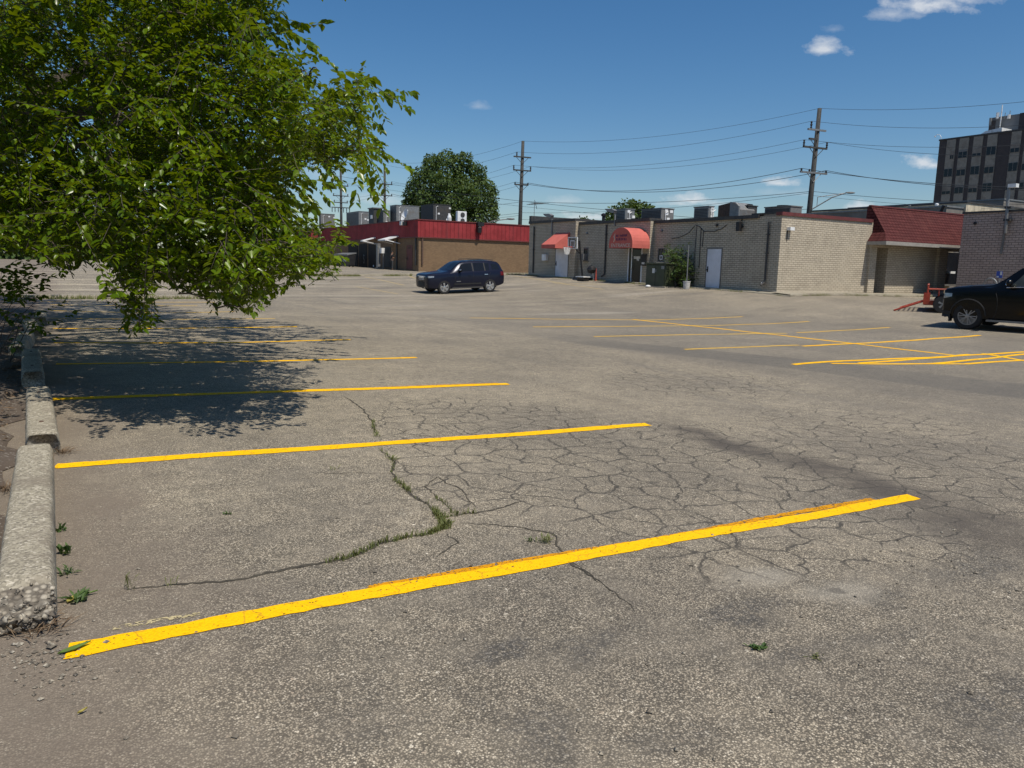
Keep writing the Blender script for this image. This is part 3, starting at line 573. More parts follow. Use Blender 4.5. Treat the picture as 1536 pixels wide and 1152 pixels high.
def stop_px(q0, q1, w, h, label, seed, da=-.12, broken=False):
    g0, g1 = np.array(onG(*q0)[:2]), np.array(onG(*q1)[:2]); d = g1-g0; L = np.linalg.norm(d); c = (g0+g1)/2+np.array([da, 0]); return wheel_stop(c, math.atan2(-d[0], d[1]), L, w, h, label, seed, broken)
stop_px((90, 940), (83, 694), .225, .155, 'sunlit concrete wheel stop with a crumbled broken near end', 1, broken=True)
stop_px((93, 678), (79, 601), .225, .16, 'shorter sunlit concrete wheel stop with a dark stain across its far end', 2)
for i, (a, b, an, lab) in enumerate([(-.22, 11.5, .02, 'shaded concrete wheel stop right behind the second sunlit one'), (-.38, 14.4, -.03, 'shaded concrete wheel stop, the middle one of the dark row'), (-.30, 17.4, .05, 'shaded concrete wheel stop half lost under the low leaves'), (-.15, 20.5, .0, 'shaded concrete wheel stop near the far edge of the tree shadow')]):
    wheel_stop((a, b), an, 2.5, .23, .19, lab, 5+i)

# ------------------------------------------------------------------ building helpers
def rectA(xl, yt, xr, yb, a):
    ym = (yt+yb)/2; xm = (xl+xr)/2; return onA(xr, ym, a)[1], onA(xl, ym, a)[1], onA(xm, yb, a)[2], onA(xm, yt, a)[2]
def rectB(xl, yt, xr, yb, b):
    ym = (yt+yb)/2; xm = (xl+xr)/2; return onB(xl, ym, b)[0], onB(xr, ym, b)[0], onB(xm, yb, b)[2], onB(xm, yt, b)[2]
def framed_window(px, a, par, mat='glass', t=.06, mull=1, sill=True):
    """Window in a wall facing the lot (plane a): frame > pane, sill."""
    b0, b1, z0, z1 = px if len(px) == 4 and px[0] < 200 and abs(px[2]) < 60 and px[3] < 60 else rectA(*px, a)
    f = MB(); f.box(a-.03, a+.05, b0, b0+t, z0, z1); f.box(a-.03, a+.05, b1-t, b1, z0, z1); f.box(a-.03, a+.05, b0+t, b1-t, z1-t, z1); f.box(a-.03, a+.05, b0+t, b1-t, z0, z0+t)
    for k in range(mull): y = b0+(b1-b0)*(k+1)/(mull+1); f.box(a-.02, a+.05, y-.02, y+.02, z0+t, z1-t)
    w = obj('window', f, M['mid_metal'], par); obj('pane', MB().box(a-.008, a+.03, b0+t, b1-t, z0+t, z1-t), M[mat], w)
    if sill: obj('sill', MB().box(a-.07, a+.05, b0-.05, b1+.05, z0-.07, z0-.003), M['coping_stone'], w)
    return w
def slab_door(px, a, par, mat, label=None, knob=True, proud=.02):
    b0, b1, z0, z1 = rectA(*px, a); fr = MB(); fr.box(a-.03, a+.02, b0-.05, b0, z0, z1+.05); fr.box(a-.03, a+.02, b1, b1+.05, z0, z1+.05); fr.box(a-.03, a+.02, b0, b1, z1, z1+.05)
    d = obj('door', MB().box(a-proud, a+.02, b0+.005, b1-.005, z0+.01, z1-.005), M[mat], par); tag(d, label); obj('door_frame', fr, M[mat] if mat != 'white_paint' else M['mid_metal'], d)
    if knob:
        k = MB(); kb = b1-.09; k.lathe([(.035, 0), (.035, -.02), (.02, -.03), (.02, -.05), (.034, -.06), (.034, -.085), (.02, -.095)], (a-proud, kb, z0+1.0), 'x', 10); k.box(a-proud-.012, a-proud, kb-.035, kb+.035, z0+.88, z0+1.18); obj('handle', k, M['black_metal'], d)
    return d

# ------------------------------------------------------------------ the long grey-beige brick building
gb = thing('brick_shop_building', 'long low grey beige brick building with red awnings and a shingled corner canopy', 'building', (29.4, 24.5, .5))
AA, AB, AC_, AD = 29.15, 29.45, 29.75, 29.4
bD = onA(1043, 400, AD)[1]; bC = onA(979, 395, AC_)[1]; bB = onA(868, 380, AB)[1]; bA = onA(793.5, 372, AA)[1]
zA, zB, zC, zD = 4.45, 4.22, 4.08, 4.05
aL0 = onB(1312, 405, 24.5)[0]; aL1 = onB(1329, 405, 24.5)[0]; aL2 = onB(1420, 400, 24.5)[0]; aL3 = onB(1436, 400, 24.5)[0]; zL = onB(1174, 317, 24.5)[2]
w = MB()
w.box(AD, 30.2, 24.6, bD, -.2, zD); w.box(AC_, 30.2, bD, bC, 0, zC); w.box(AB, 30.2, bC, bB, 0, zB); w.box(AA, 30.2, bB, bA, 0, zA); w.box(30.2, 42.0, 26.2, bA, 0, 4.0)
w.box(AD+.002, aL0, 24.5, 26.2, -.2, zL-.18); w.box(aL1, aL2, 24.5, 26.2, -.2, 4.2); w.box(aL0, aL1, 25.5, 26.2, -.2, 4.2); w.box(aL2, 46.0, 25.7, 26.2, -.2, 4.2); w.box(aL0, aL1, 24.5, 25.5, 2.9, 4.2); w.box(aL2, aL3, 24.5, 25.7, 2.9, 4.2)
obj('wall', w, M['beige_brick'], gb)
e = MB()   # flat metal eave along the roof edge
for a_, b0, b1, z in ((AD, 25.8, bD+.0, zD), (AC_, bD, bC, zC), (AB, bC, bB, zB), (AA, bB, bA, zA)): e.box(a_-.09, 30.3, b0+.003, b1-.003, z, z+.17)
obj('eave_trim', e, M['dark_metal'], gb)
obj('roof', MB().box(30.3, 42.2, 26.3, bA-.02, 4.0, 4.12), M['membrane'], gb)
bP = onA(1128, 320, AD)[1]
obj('parapet', MB().box(AD-.02, AD+.3, 24.75, bP, zD+.172, zL-.02), M['dark_metal'], gb); obj('parapet', MB().box(AA-.03, 42, bA-.25, bA+.02, 4.62, 5.0), M['dark_metal'], gb)
aCap = onB(1309, 330, 24.5)[0]
obj('wall_cap', MB().box(AD-.05, aCap, 24.44, 24.8, zL-.18, zL-.02), M['maroon'], gb)
# plinth strip of paving along the foot of the walls
# awning over the small door
f0 = rectA(834, 349, 855, 372, AA); b0, b1 = f0[0], f0[1]; zt = f0[3]; af = AA-1.15; zf = zt-.80
t = MB(); t.add([(AA-.01, b0, zt), (AA-.01, b1, zt), (af, b1, zf), (af, b0, zf)], [(0,1,2,3)]); t.add([(AA-.01, b0, zt), (af, b0, zf), (AA-.01, b0, zf)], [(0,1,2)]); t.add([(AA-.01, b1, zt), (af, b1, zf), (AA-.01, b1, zf)], [(0,2,1)])
t.add([(af, b0, zf), (af, b1, zf), (af, b1, zf-.24), (af, b0, zf-.24)], [(0,1,2,3)]); t.add([(af, b0, zf), (af, b0, zf-.24), (AA-.01, b0, zf-.24), (AA-.01, b0, zf)], [(0,1,2,3)]); t.add([(af, b1, zf), (af, b1, zf-.24), (AA-.01, b1, zf-.24), (AA-.01, b1, zf)], [(0,3,2,1)])
o = tag(obj('awning', t, M['awning'], gb), 'small sloping red shed awning'); obj('awning_frame', MB().tube([(AA, b0+.02, zf-.2), (af+.02, b0+.02, zf-.2), (af+.02, b1-.02, zf-.2), (AA, b1-.02, zf-.2)], .018, 6), M['grey_metal'], o)
# half-round entrance awning
q = rectA(914, 341, 949, 372, AB-1.3); bc = (q[0]+q[1])/2; rr = (q[1]-q[0])/2; zbot = q[2]; zsp = zbot+.22; hh = q[3]-zsp; af = AB-1.3
arc = [(bc+rr*math.cos(k*math.pi/16), zsp+hh*math.sin(k*math.pi/16)) for k in range(17)]; out = [(bc+rr, zbot)] + arc + [(bc-rr, zbot)]
t = MB(); t.grid([[(af, b, z) for b, z in out], [(AB-.012, b, z) for b, z in out]]); t.add([(af, b, z) for b, z in out], [tuple(range(len(out)))])
dome = tag(obj('awning', t, M['awning'], gb), 'half round red canvas awning lettered ENTRANCE')
fr = MB()
for aa in (af+.03, AB-.5): fr.tube([(aa, bc+(rr-.03)*math.cos(k*math.pi/12), zsp+(hh-.03)*math.sin(k*math.pi/12)) for k in range(13)], .015, 6)
fr.tube([(af+.03, bc-rr+.03, zbot+.05), (AB, bc-rr+.03, zbot+.05)], .015, 6); fr.tube([(af+.03, bc+rr-.03, zbot+.05), (AB, bc+rr-.03, zbot+.05)], .015, 6); obj('awning_frame', fr, M['grey_metal'], dome)
def lettering(text, size, name, mat, par, at, sx=1.0, ext=.003):
    """Raised text on a face towards -a; at = (a, b of centre, z of base)."""
    cu = bpy.data.curves.new('txt', 'FONT'); cu.body = text; cu.size = size; cu.extrude = ext; cu.align_x = 'CENTER'; tmp = bpy.data.objects.new('txt', cu); COL.objects.link(tmp); bpy.context.view_layer.update()
    me = bpy.data.meshes.new_from_object(tmp.evaluated_get(bpy.context.evaluated_depsgraph_get())); bpy.data.objects.remove(tmp); bpy.data.curves.remove(cu)
    mb = MB(); mb.add([(at[0]-v.co.z, at[1]-v.co.x*sx, at[2]+v.co.y) for v in me.vertices], [tuple(p.vertices) for p in me.polygons]); bpy.data.meshes.remove(me); return obj(name, mb, mat, par)
lettering('ENTRANCE', .30, 'lettering', M['letter'], dome, (af-.006, bc-.0, zbot+.05), 1.12)
lg = MB(); r = random.Random(4)   # the faded shop print above it: an illegible emblem and two broken rows
for row, (z, h, n) in enumerate(((zsp+.42, .13, 9), (zsp+.20, .16, 7))):
    for k in range(n):
        b = bc+.42-1.0*k/n; 
        if r.random() < .85: lg.box(af-.006, af+.002, b-.075, b+.0, z+r.uniform(-.01, .01), z+h*r.uniform(.7, 1))
obj('faded_print', lg, M['logo'], dome)
sw = MB(); sw.tube([(af-.004, bc+.62, zsp+.12), (af-.004, bc+.52, zsp+.30), (af-.004, bc+.60, zsp+.46), (af-.004, bc+.50, zsp+.60)], [.02, .045, .035, .012], 6); obj('emblem', sw, M['letter'], dome)
# doors and windows of the lot front
slab_door((833.5, 373, 852, 419), AA, gb, 'white_paint', 'white door below the small red awning')
slab_door((1060, 373.5, 1081, 434.5), AD, gb, 'white_paint', 'white steel door standing alone in the near wall')
b0, b1, z0, z1 = rectA(943.5, 372, 962, 428, AB)
fr = MB(); fr.box(AB-.05, AB+.03, b0-.08, b0, z0, z1); fr.box(AB-.05, AB+.03, b1, b1+.08, z0, z1); fr.box(AB-.05, AB+.03, b0, b1, z1, z1+.08); fr.box(AB-.045, AB+.03, b1-.28, b1-.22, z0, z1)
d = tag(obj('entrance_door', fr, M['white_metal'], gb), 'glazed entrance door in a pale frame'); obj('pane', MB().box(AB-.012, AB+.02, b0, b1-.28, z0, z1-.002).box(AB-.012, AB+.02, b1-.22, b1, z0, z1-.002), M['glass'], d)
st = MB(); st.box(AB-.02, AB-.013, b0+.12, b1-.42, z1-.62, z1-.48); st.add([(AB-.017, b0+.2+.05*k+r.uniform(-.01,.01), z1-.7-.03*(k % 3)) for k in range(5)]+[(AB-.017, b0+.24+.05*k, z1-.62) for k in range(5)], [(k, k+1, k+6, k+5) for k in range(4)]); obj('door_sticker', st, M['paper'], d)
obj('handle', MB().tube([(AB-.10, b1-.36, z0+.9), (AB-.10, b1-.36, z0+1.3)], .015, 6).box(AB-.10, AB-.012, b1-.37, b1-.35, z0+.92, z0+.95).box(AB-.10, AB-.012, b1-.37, b1-.35, z0+1.25, z0+1.28), M['chrome'], d)
g = onG(954, 429.5); obj('threshold', MB().box(AB-1.25, AB-.02, b0-.3, b1+.15, 0, z0+.03), M['concrete'], gb)
b0, b1, z0, z1 = rectA(963, 381.5, 970, 398.5, AB); nf = obj('notice_frame', MB().box(AB-.08, AB-.002, b0, b1, z0, z1), M['black_metal'], gb); obj('notice', MB().box(AB-.086, AB-.081, b0+.08, b1-.08, z0+.08, z1-.45), M['paper'], nf)
wn = framed_window((875.5, 371.5, 882.5, 391.5), AB, gb)
b0, b1, z0, z1 = rectA(876, 381, 881.5, 390, AB); ac = obj('window_air_conditioner', MB().box(AB-.35, AB-.02, b0, b1, z0, z1), M['mid_metal'], wn)
wn = framed_window((987, 372, 996.5, 393), AC_, gb); b0, b1, z0, z1 = rectA(990, 383, 994.5, 389.5, AC_)
st = MB(); st.box(AC_-.035, AC_-.031, b0, b1, z0, z0+.05); st.box(AC_-.035, AC_-.031, b0, b1, z1-.05, z1); st.box(AC_-.035, AC_-.031, b0, b0+.05, z0+.05, z1-.05); st.box(AC_-.035, AC_-.031, b1-.05, b1, z0+.05, z1-.05); obj('square_sign', st, M['white_metal'], wn)
def downspout(x, yt, yb, a, kick=True):
    b = onA(x, (yt+yb)/2, a)[1]; zt_ = onA(x, yt, a)[2]; zb_ = onA(x, yb, a)[2]; p = [(a-.07, b, zt_), (a-.07, b, zb_+.25)] + ([(a-.10, b, zb_+.12), (a-.28, b+.05, zb_)] if kick else [(a-.07, b, zb_)])
    o = obj('downspout', MB().tube(p, .05, 6), M['dark_metal'], gb); [obj('strap', MB().box(a-.13, a, b-.065, b+.065, z, z+.05), M['dark_metal'], o) for z in (zt_-.6, (zt_+zb_)/2)]
downspout(801.5, 340, 409, AA, False); downspout(909.5, 337, 415, AB); downspout(1151.5, 333, 428, AD)
bx = MB(); b0, b1, z0, z1 = rectA(816.5, 381.5, 822.5, 391, AA); o = bevel(obj('meter_box', bx.box(AA-.22, AA-.004, b0, b1, z0, z1), M['white_metal'], gb), .02); tag(o, 'pale electric box left of the small awning')
b0, b1, z0, z1 = rectA(1027, 386, 1035, 395, AC_); tag(bevel(obj('meter_box', MB().box(AC_-.2, AC_-.004, b0, b1, z0, z1), M['grey_metal'], gb), .02), 'grey box behind the bush')
for (x0, y0, x1, y1, a) in ((1046, 338, 1041, 400, AD), (1052, 343, 1049, 402, AD), (1056, 346, 1054, 370, AD)):
    p0, p1 = onA(x0, y0, a), onA(x1, y1, a); obj('conduit', MB().tube([(a-.03, p0[1], p0[2]), (a-.03, p1[1], p1[2])], .02, 6), M['dark_metal'], gb)
cb = [onA(x, y, AD) for x, y in ((1091, 337), (1083, 343), (1072, 347), (1056, 347), (1050, 340), (1043, 337))]; obj('loose_cable', MB().tube([(AD-.02, p[1], p[2]) for p in cb], .018, 6), M['wire'], gb)
cb = [onA(x, y, AC_) for x, y in ((1042, 339), (1034, 349), (1020, 356), (1008, 358))]; obj('loose_cable', MB().tube([(AC_-.02, p[1], p[2]) for p in cb], .015, 6), M['wire'], gb)
for i, (x, y, a) in enumerate(((881, 350, AB), (993, 346, AC_), (1114, 340, AD), (1076, 338, AD))):
    p = onA(x, y, a); obj('wall_vent', MB().lathe([(.07, 0), (.07, -.06), (.045, -.08)], (a, p[1], p[2]), 'x', 10), M['grey_metal' if i < 2 else 'black_metal'], gb)
p = onA(1145, 427, AD); obj('hose_bib', MB().tube([(AD, p[1], p[2]+.1), (AD-.12, p[1], p[2]+.1), (AD-.16, p[1], p[2])], .03, 6), M['white_metal'], gb)
p = onB(1181, 344, 24.5); lo = obj('wall_lamp', MB().box(p[0]-.05, p[0]+.25, 24.28, 24.495, p[2]-.05, p[2]+.10), M['white_metal'], gb); obj('lamp_cord', MB().tube([(p[0], 24.48, p[2]-.05), (p[0]+.01, 24.48, p[2]-.55)], .018, 5), M['black_metal'], lo)
p = onA(1113, 333, AD); obj('flood_lamp', MB().box(AD-.3, AD-.1, p[1]-.1, p[1]+.1, p[2]-.45, p[2]).tube([(AD, p[1], p[2]+.1), (AD-.2, p[1], p[2])], .03, 6), M['black_metal'], gb)
# corner canopy roof
a0 = onB(1301, 358, 24.5)[0]; a1 = 45.5; E_ = (23.45, 3.16); K = (23.82, 3.66); T = (24.75, 4.98)
def sh(name, vs, fs, mat='shingle'): return obj(name, MB().add(vs, fs), M[mat], gb)
cr = MB(); ck = a0+.38
cr.add([(a0, E_[0], E_[1]), (a1, E_[0], E_[1]), (a1, K[0], K[1]), (ck, K[0], K[1])], [(0,1,2,3)])
cr.add([(ck, K[0], K[1]), (a1, K[0], K[1]), (a1, T[0], T[1]), (ck+.05, T[0], T[1])], [(0,1,2,3)])
cr.add([(a0, 24.5, E_[1]), (a0, E_[0], E_[1]), (ck, K[0], K[1]), (ck, 24.5, K[1])], [(0,1,2,3)])
cr.add([(ck, 24.6, K[1]), (ck, K[0], K[1]), (ck+.05, T[0], T[1]), (ck+.05, 24.95, T[1]), (ck, 24.95, K[1])], [(0,1,2,3,4)])
cr.add([(ck+.05, T[0], T[1]), (a1, T[0], T[1]), (a1, 24.95, T[1]), (ck+.05, 24.95, T[1])], [(0,1,2,3)]); canopy = obj('canopy_roof', cr, M['shingle'], gb)
obj('eave_board', MB().box(a0+.0, a1, E_[0]-.03, E_[0], E_[1]-.16, E_[1]+.02).box(a0-.03, a0, E_[0]-.03, 24.498, E_[1]-.16, E_[1]+.02), M['soffit'], canopy)
obj('soffit', MB().box(a0+.002, a1, E_[0]+.002, 24.497, E_[1]-.12, E_[1]-.08), M['soffit'], canopy); obj('ridge_cap', MB().box(ck+.0, a1, T[0]-.06, T[0]+.10, T[1]-.02, T[1]+.05), M['maroon'], canopy)
b_ = 25.5; d = obj('alcove_door', MB().box(aL0+.25, aL1-.15, b_-.04, b_-.002, .45, 2.55), M['dark_metal'], gb); obj('handle', MB().tube([(aL0+.4, b_-.09, 1.4), (aL0+.4, b_-.09, 1.6)], .015, 6), M['chrome'], d)
pw = MB().box(aL2+.1, aL3+2.5, 25.62, 25.69, 1.05, 2.9); wd = obj('window', MB().box(aL2+.02, aL2+.1, 25.6, 25.69, .5, 2.9).box(aL2+.1, aL3+2.5, 25.6, 25.69, .95, 1.05), M['mid_metal'], gb); obj('pane', pw, M['glass'], wd)
p = onB(1424, 409, 25.4); obj('wall_box', MB().box(p[0]-.2, p[0]+.45, 25.3, 25.6, p[2]-.05, p[2]+.08), M['white_metal'], gb)
for (x0, x1) in ((1303.5, 1313), (1407, 1418)):
    q0, q1 = onB(x0, 400, 24.35)[0], onB(x1, 400, 24.35)[0]; obj('column', MB().box(q0, q1, 24.33, 24.498, -.2, E_[1]-.121), M['beige_brick'], gb)
# concrete apron along the foot of the wall
rows = []
for a in np.arange(29.0, 46, .5): rows.append([(a, 23.35, G(a, 23.35)+.012), (a, 23.38, G(a, 23.38)+.10), (a, 24.49, G(a, 24.4)+.12)])
tag(obj('wall_footing_path', MB().grid(rows), M['concrete']), kind='structure')
rows = []
for b in np.arange(23.35, 46.4, .5):
    rows.append([(28.95 if b < bD else 29.05, b, G(28.9, b)+.012), (28.98 if b < bD else 29.07, b, G(28.9, b)+.06), (29.39 if b < 24.4 else (AD if b < bD else (AC_ if b < bC else (AB if b < bB else AA)))-.002, b, G(29.3, b)+.08)])
tag(obj('front_footing_path', MB().grid(rows), M['concrete']), kind='structure')

# ------------------------------------------------------------------ roof-top and wall-top equipment
def ac_box(x0, xm, x1, yt, a, zb, label, kind='grille', mat='mid_metal', grp='rooftop air conditioners', nm='rooftop_unit', minw=.4):
    b1, b0 = onA(x0, yt+6, a)[1], onA(xm, yt+6, a)[1]; zt = onA(xm, yt, a)[2]; a1 = max(a+minw, onB(x1, yt+6, b0)[0])
    if b1-b0 < .15: b1 = b0+.6
    zt = max(zt, zb+.3)
    t = thing(nm, label, 'air conditioner', (a, b0, zb), group=grp)
    o = bevel(obj('cabinet', MB().box(a, a1, b0, b1, zb+.12, zt-.05), M[mat], t), .02); obj('lid', MB().box(a-.03, a1+.03, b0-.03, b1+.03, zt-.05, zt), M[mat], t); obj('curb', MB().box(a+.08, a1-.08, b0+.08, b1-.08, zb-.1, zb+.12), M['dark_metal'], t)
    L = MB(); n = max(3, int((zt-zb)/.12))
    for k in range(n): z = zb+.2+(zt-zb-.32)*k/n; L.box(a-.012, a, b0+.08, b1-.08, z, z+.05)
    obj('louvre', L, M['coil'], t)
    if kind == 'lines':
        L = MB(); r = random.Random(int(x0))
        for k in range(4): x = a+.15+(a1-a-.3)*r.random(); z = zb+.2+(zt-zb-.4)*r.random(); L.box(x, x+.22, b0-.012, b0, z, z+.16)
        L.tube([(a+.3, b0-.04, zb+.1), (a+.3, b0-.04, zt-.3), (a+.5, b0-.04, zt-.2)], .025, 6); obj('access_panel', L, M['white_metal'], t)
    if kind == 'fan':
        f = MB(); f.lathe([(min(a1-a, b1-b0)*.36, 0), (min(a1-a, b1-b0)*.38, .06), (.06, .08)], ((a+a1)/2, (b0+b1)/2, zt), 'z', 14); obj('fan_guard', f, M['black_metal'], t)
    return t
zr = 4.12
ac_box(922.5, 938, 952, 312.5, 31.2, zr, 'pale faced rooftop unit in front of the small tree, between lamp and wide unit', 'lines', 'grey_metal')
ac_box(962, 992, 1011, 311.5, 31.2, zr, 'widest dark grey rooftop unit right of the small tree', 'lines', 'mid_metal')
ac_box(1041, 1063, 1070, 308.5, 31.0, zr, 'black fronted rooftop unit left of the hooded exhaust', 'lines', 'grey_metal')
ac_box(1112.5, 1122, 1136, 307.5, 31.5, zr, 'dark rooftop unit immediately right of the hooded exhaust', 'fan', 'dark_metal')
ac_box(1147, 1186, 1203, 308, 30.6, zr, 'long low rooftop unit behind the corner parapet', 'fan', 'mid_metal')
# hooded exhaust: a tilted duct with a pale open mouth
t = thing('exhaust_hood', 'bulky rusty exhaust duct with a pale hood on the near roof', 'exhaust hood', (30.9, onA(1094, 322, 30.9)[1], zr)); b0, b1 = onA(1110, 318, 30.9)[1], onA(1077, 318, 30.9)[1]; zt = onA(1092, 304, 30.9)[2]; bm = (b0+b1)/2
obj('duct', MB().extrude([(30.9, b1, zr+.25), (30.9, bm-.1, zr+.25), (30.9, bm-.1, zt), (30.9, b1, zt-.12)], (1., 0, 0)), M['rust'], t)
obj('hood', MB().extrude([(30.85, bm-.1, zr+.25), (30.85, b0, zr+.2), (30.85, b0-.05, zr+.55), (30.85, b0+.35, zt-.02), (30.85, bm-.1, zt+.03)], (1.1, 0, 0)), M['grey_metal'], t)
obj('stand', MB().box(31., 31.8, b0+.1, b1-.1, zr, zr+.22), M['black_metal'], t); obj('vent_pipe', MB().tube([(30.7, b0-.1, zr-.1), (30.7, b0-.1, zt-.25), (30.7, b0+.1, zt-.1), (30.7, b0+.3, zt-.05)], .06, 8), M['grey_metal'], t)
p = onA(905, 333, 30.5); tag(obj('roof_vent', MB().lathe([(.1, -.1), (.1, .35), (.16, .38), (.16, .48), (.05, .55)], p, n=10), M['black_metal'], org=p), 'stubby dark vent on the grey building roof left of the lamp', 'vent')
def roof_lamp(x, yt, yb, a, label, dx):
    b = onA(x, yb, a)[1]; zt = onA(x, yt, a)[2]; zb = onA(x, yb, a)[2]; t = thing('roof_lamp', label, 'flood lamp', (a, b, zb), group='flood lamps on the roof edge')
    obj('pole', MB().tube([(a, b, zb), (a, b, zt)], .05, 8), M['grey_metal'], t); h = MB(); h.extrude([(a-.12, b+.05, zt-.08), (a-.12, b+dx*.55, zt+.06), (a-.12, b+dx*.75, zt+.22), (a-.12, b+dx*.2, zt+.20), (a-.12, b-.05, zt+.08)], (.24, 0, 0)); obj('lamp_head', h, M['grey_metal'], t); obj('arm', MB().box(a-.03, a+.03, b-.08, b+.1, zt-.1, zt), M['dark_metal'], t)
roof_lamp(827.5, 325, 352, AA-.05, 'flood lamp on a pole above the small red awning', 1.3); roof_lamp(922, 318, 339, AB-.05, 'flood lamp on a pole above the half round awning', 1.2)
# television aerial on the roof
p0 = onA(801, 331, 31.5); zt = onA(801, 306, 31.5)[2]; t = thing('tv_aerial', 'spindly rooftop television aerial with one long boom', 'aerial', p0); obj('mast', MB().tube([p0, (p0[0], p0[1], zt+.1)], .02, 6), M['grey_metal'], t)
bo = MB(); bo.tube([(p0[0]-.1, p0[1]+.9, zt), (p0[0]+.1, p0[1]-1.2, zt-.05)], .018, 5); obj('boom', bo, M['dark_metal'], t); el = MB()
for k in range(9): y = p0[1]+.85-.24*k; L = .16+.05*k; el.tube([(p0[0]-L, y, zt), (p0[0]+L, y, zt)], .010, 5)
el.tube([(p0[0], p0[1], zt+.28), (p0[0], p0[1]-.35, zt-.38)], .02, 5); obj('element', el, M['dark_metal'], t)

# ------------------------------------------------------------------ things along the grey wall
# portable basketball hoop
g = onG(872, 421.5); a_, b_, z_ = 28.2, onA(866, 415, 28.2)[1], G(28.2, onA(866, 415, 28.2)[1]); t = thing('basketball_hoop', 'portable basketball hoop with a clear backboard beside the white door', 'basketball hoop', (a_, b_, z_))
zb0, zb1 = onA(860, 373, a_-.5)[2], onA(860, 355.5, a_-.5)[2]; bl_, br_ = onA(852, 364, a_-.5)[1], onA(866, 364, a_-.5)[1]; bm = (bl_+br_)/2; ab_ = a_-.5
obj('pole', MB().tube([(a_+.35, bm, z_+.15), (a_+.1, bm, zb0-.2), (a_, bm, zb1-.2)], .055, 8), M['black_metal'], t); obj('arm', MB().tube([(a_+.1, bm, zb0-.3), (ab_+.03, bm, zb0+.15)], .03, 6).tube([(a_, bm, zb1-.25), (ab_+.03, bm, zb1-.15)], .03, 6), M['black_metal'], t)
fr = MB(); 
for q in ((bl_, bl_-.05, zb0, zb1), (br_+.05, br_, zb0, zb1), (bl_-.05, br_+.05, zb0, zb0+.05), (bl_-.05, br_+.05, zb1-.05, zb1)): fr.box(ab_-.02, ab_+.03, *q)
iw = .22
for q in ((bm-iw, bm-iw+.05, zb0+.1, zb0+.5), (bm+iw-.05, bm+iw, zb0+.1, zb0+.5), (bm-iw+.05, bm+iw-.05, zb0+.45, zb0+.5), (bm-iw+.05, bm+iw-.05, zb0+.1, zb0+.15)): fr.box(ab_-.018, ab_+.0, *q)
bd = obj('backboard', fr, M['white_metal'], t)
N = NT('clear_acrylic'); tr = N.n('ShaderNodeBsdfTransparent'); tr.inputs[0].default_value = (.75,.78,.78,1); mx = N.n('ShaderNodeMixShader'); mx.inputs[0].default_value = .72; N.set((.25,.26,.27), .1); N.l.new(N.b.outputs[0], mx.inputs[1]); N.l.new(tr.outputs[0], mx.inputs[2]); N.l.new(mx.outputs[0], N.t.nodes['Material Output'].inputs[0]); M['acrylic'] = N.m
obj('clear_panel', MB().box(ab_+.002, ab_+.012, br_+.052, bl_-.052, zb0+.052, zb1-.052), M['acrylic'], bd)
rm = MB(); rc = (ab_-.40, bm, zb0+.10); rm.tube([(rc[0]+.23*math.cos(k*math.pi/10), rc[1]+.23*math.sin(k*math.pi/10), rc[2]) for k in range(21)], .018, 6); rm.box(ab_-.2, ab_-.02, bm-.06, bm+.06, rc[2]-.03, rc[2]+.03); rim = obj('rim', rm, M['rim_red'], t)
nt = MB()
for k in range(12):
    for s_ in (1, -1):
        pts = []
        for j in range(6): an = k*math.pi/6+s_*j*math.pi/12; rd = .22-.10*j/5; pts.append((rc[0]+rd*math.cos(an), rc[1]+rd*math.sin(an), rc[2]-.46*j/5))
        nt.tube(pts, .011, 4)
obj('net', nt, M['net'], rim)
ba = MB(); ba.extrude([(a_+.0, b_-.55, z_), (a_+.0, b_+.55, z_), (a_+.05, b_+.5, z_+.16), (a_+.05, b_-.5, z_+.16)], (.75, 0, 0)); obj('base', ba, M['black_metal'], t)
# clutter beside it
p = onA(873, 420, 28.5); z_ = G(28.5, p[1]); t = thing('kettle_grill', 'small dark barbecue grill against the wall right of the hoop', 'barbecue', (28.75, p[1]-.6, z_)); c = (28.75, p[1]-.6, z_)
obj('bowl', MB().lathe([(.04, .42), (.2, .47), (.27, .62), (.28, .66)], c, n=14), M['black_metal'], t); obj('lid', MB().lathe([(.285, .67), (.25, .80), (.12, .90), (.03, .92), (.03, .97)], c, n=14), M['black_metal'], t)
for k in range(3): an = k*2.1+.4; obj('leg', MB().tube([(c[0]+.15*math.cos(an), c[1]+.15*math.sin(an), z_+.5), (c[0]+.3*math.cos(an), c[1]+.3*math.sin(an), z_)], .015, 6), M['grey_metal'], t)
p = onA(869.5, 419, 28.0); z_ = G(28., p[1]); t = thing('storage_tote', 'low white topped plastic tote on the ground at the hoop base', 'tote', (27.75, p[1]-.35, z_)); obj('bin', bevel_mb := MB().extrude([(27.75, p[1]-.75, z_), (27.75, p[1]-.1, z_), (27.7, p[1]-.06, z_+.22), (27.7, p[1]-.79, z_+.22)], (.4, 0, 0)), M['black_metal'], t); obj('lid', MB().box(27.66, 28.18, p[1]-.83, p[1]-.02, z_+.22, z_+.28), M['white_metal'], t)
p = onA(893.5, 420, 29.0); z_ = G(29., p[1]); t = thing('traffic_cone', 'narrow faded red cone leaning by the wall', 'cone', (29.0, p[1], z_)); obj('base', MB().box(28.88, 29.12, p[1]-.12, p[1]+.12, z_, z_+.04), M['cone'], t); obj('cone_body', MB().tube([(29., p[1], z_+.04), (29.05, p[1]+.05, z_+.75)], [.075, .025], 12), M['cone'], t)
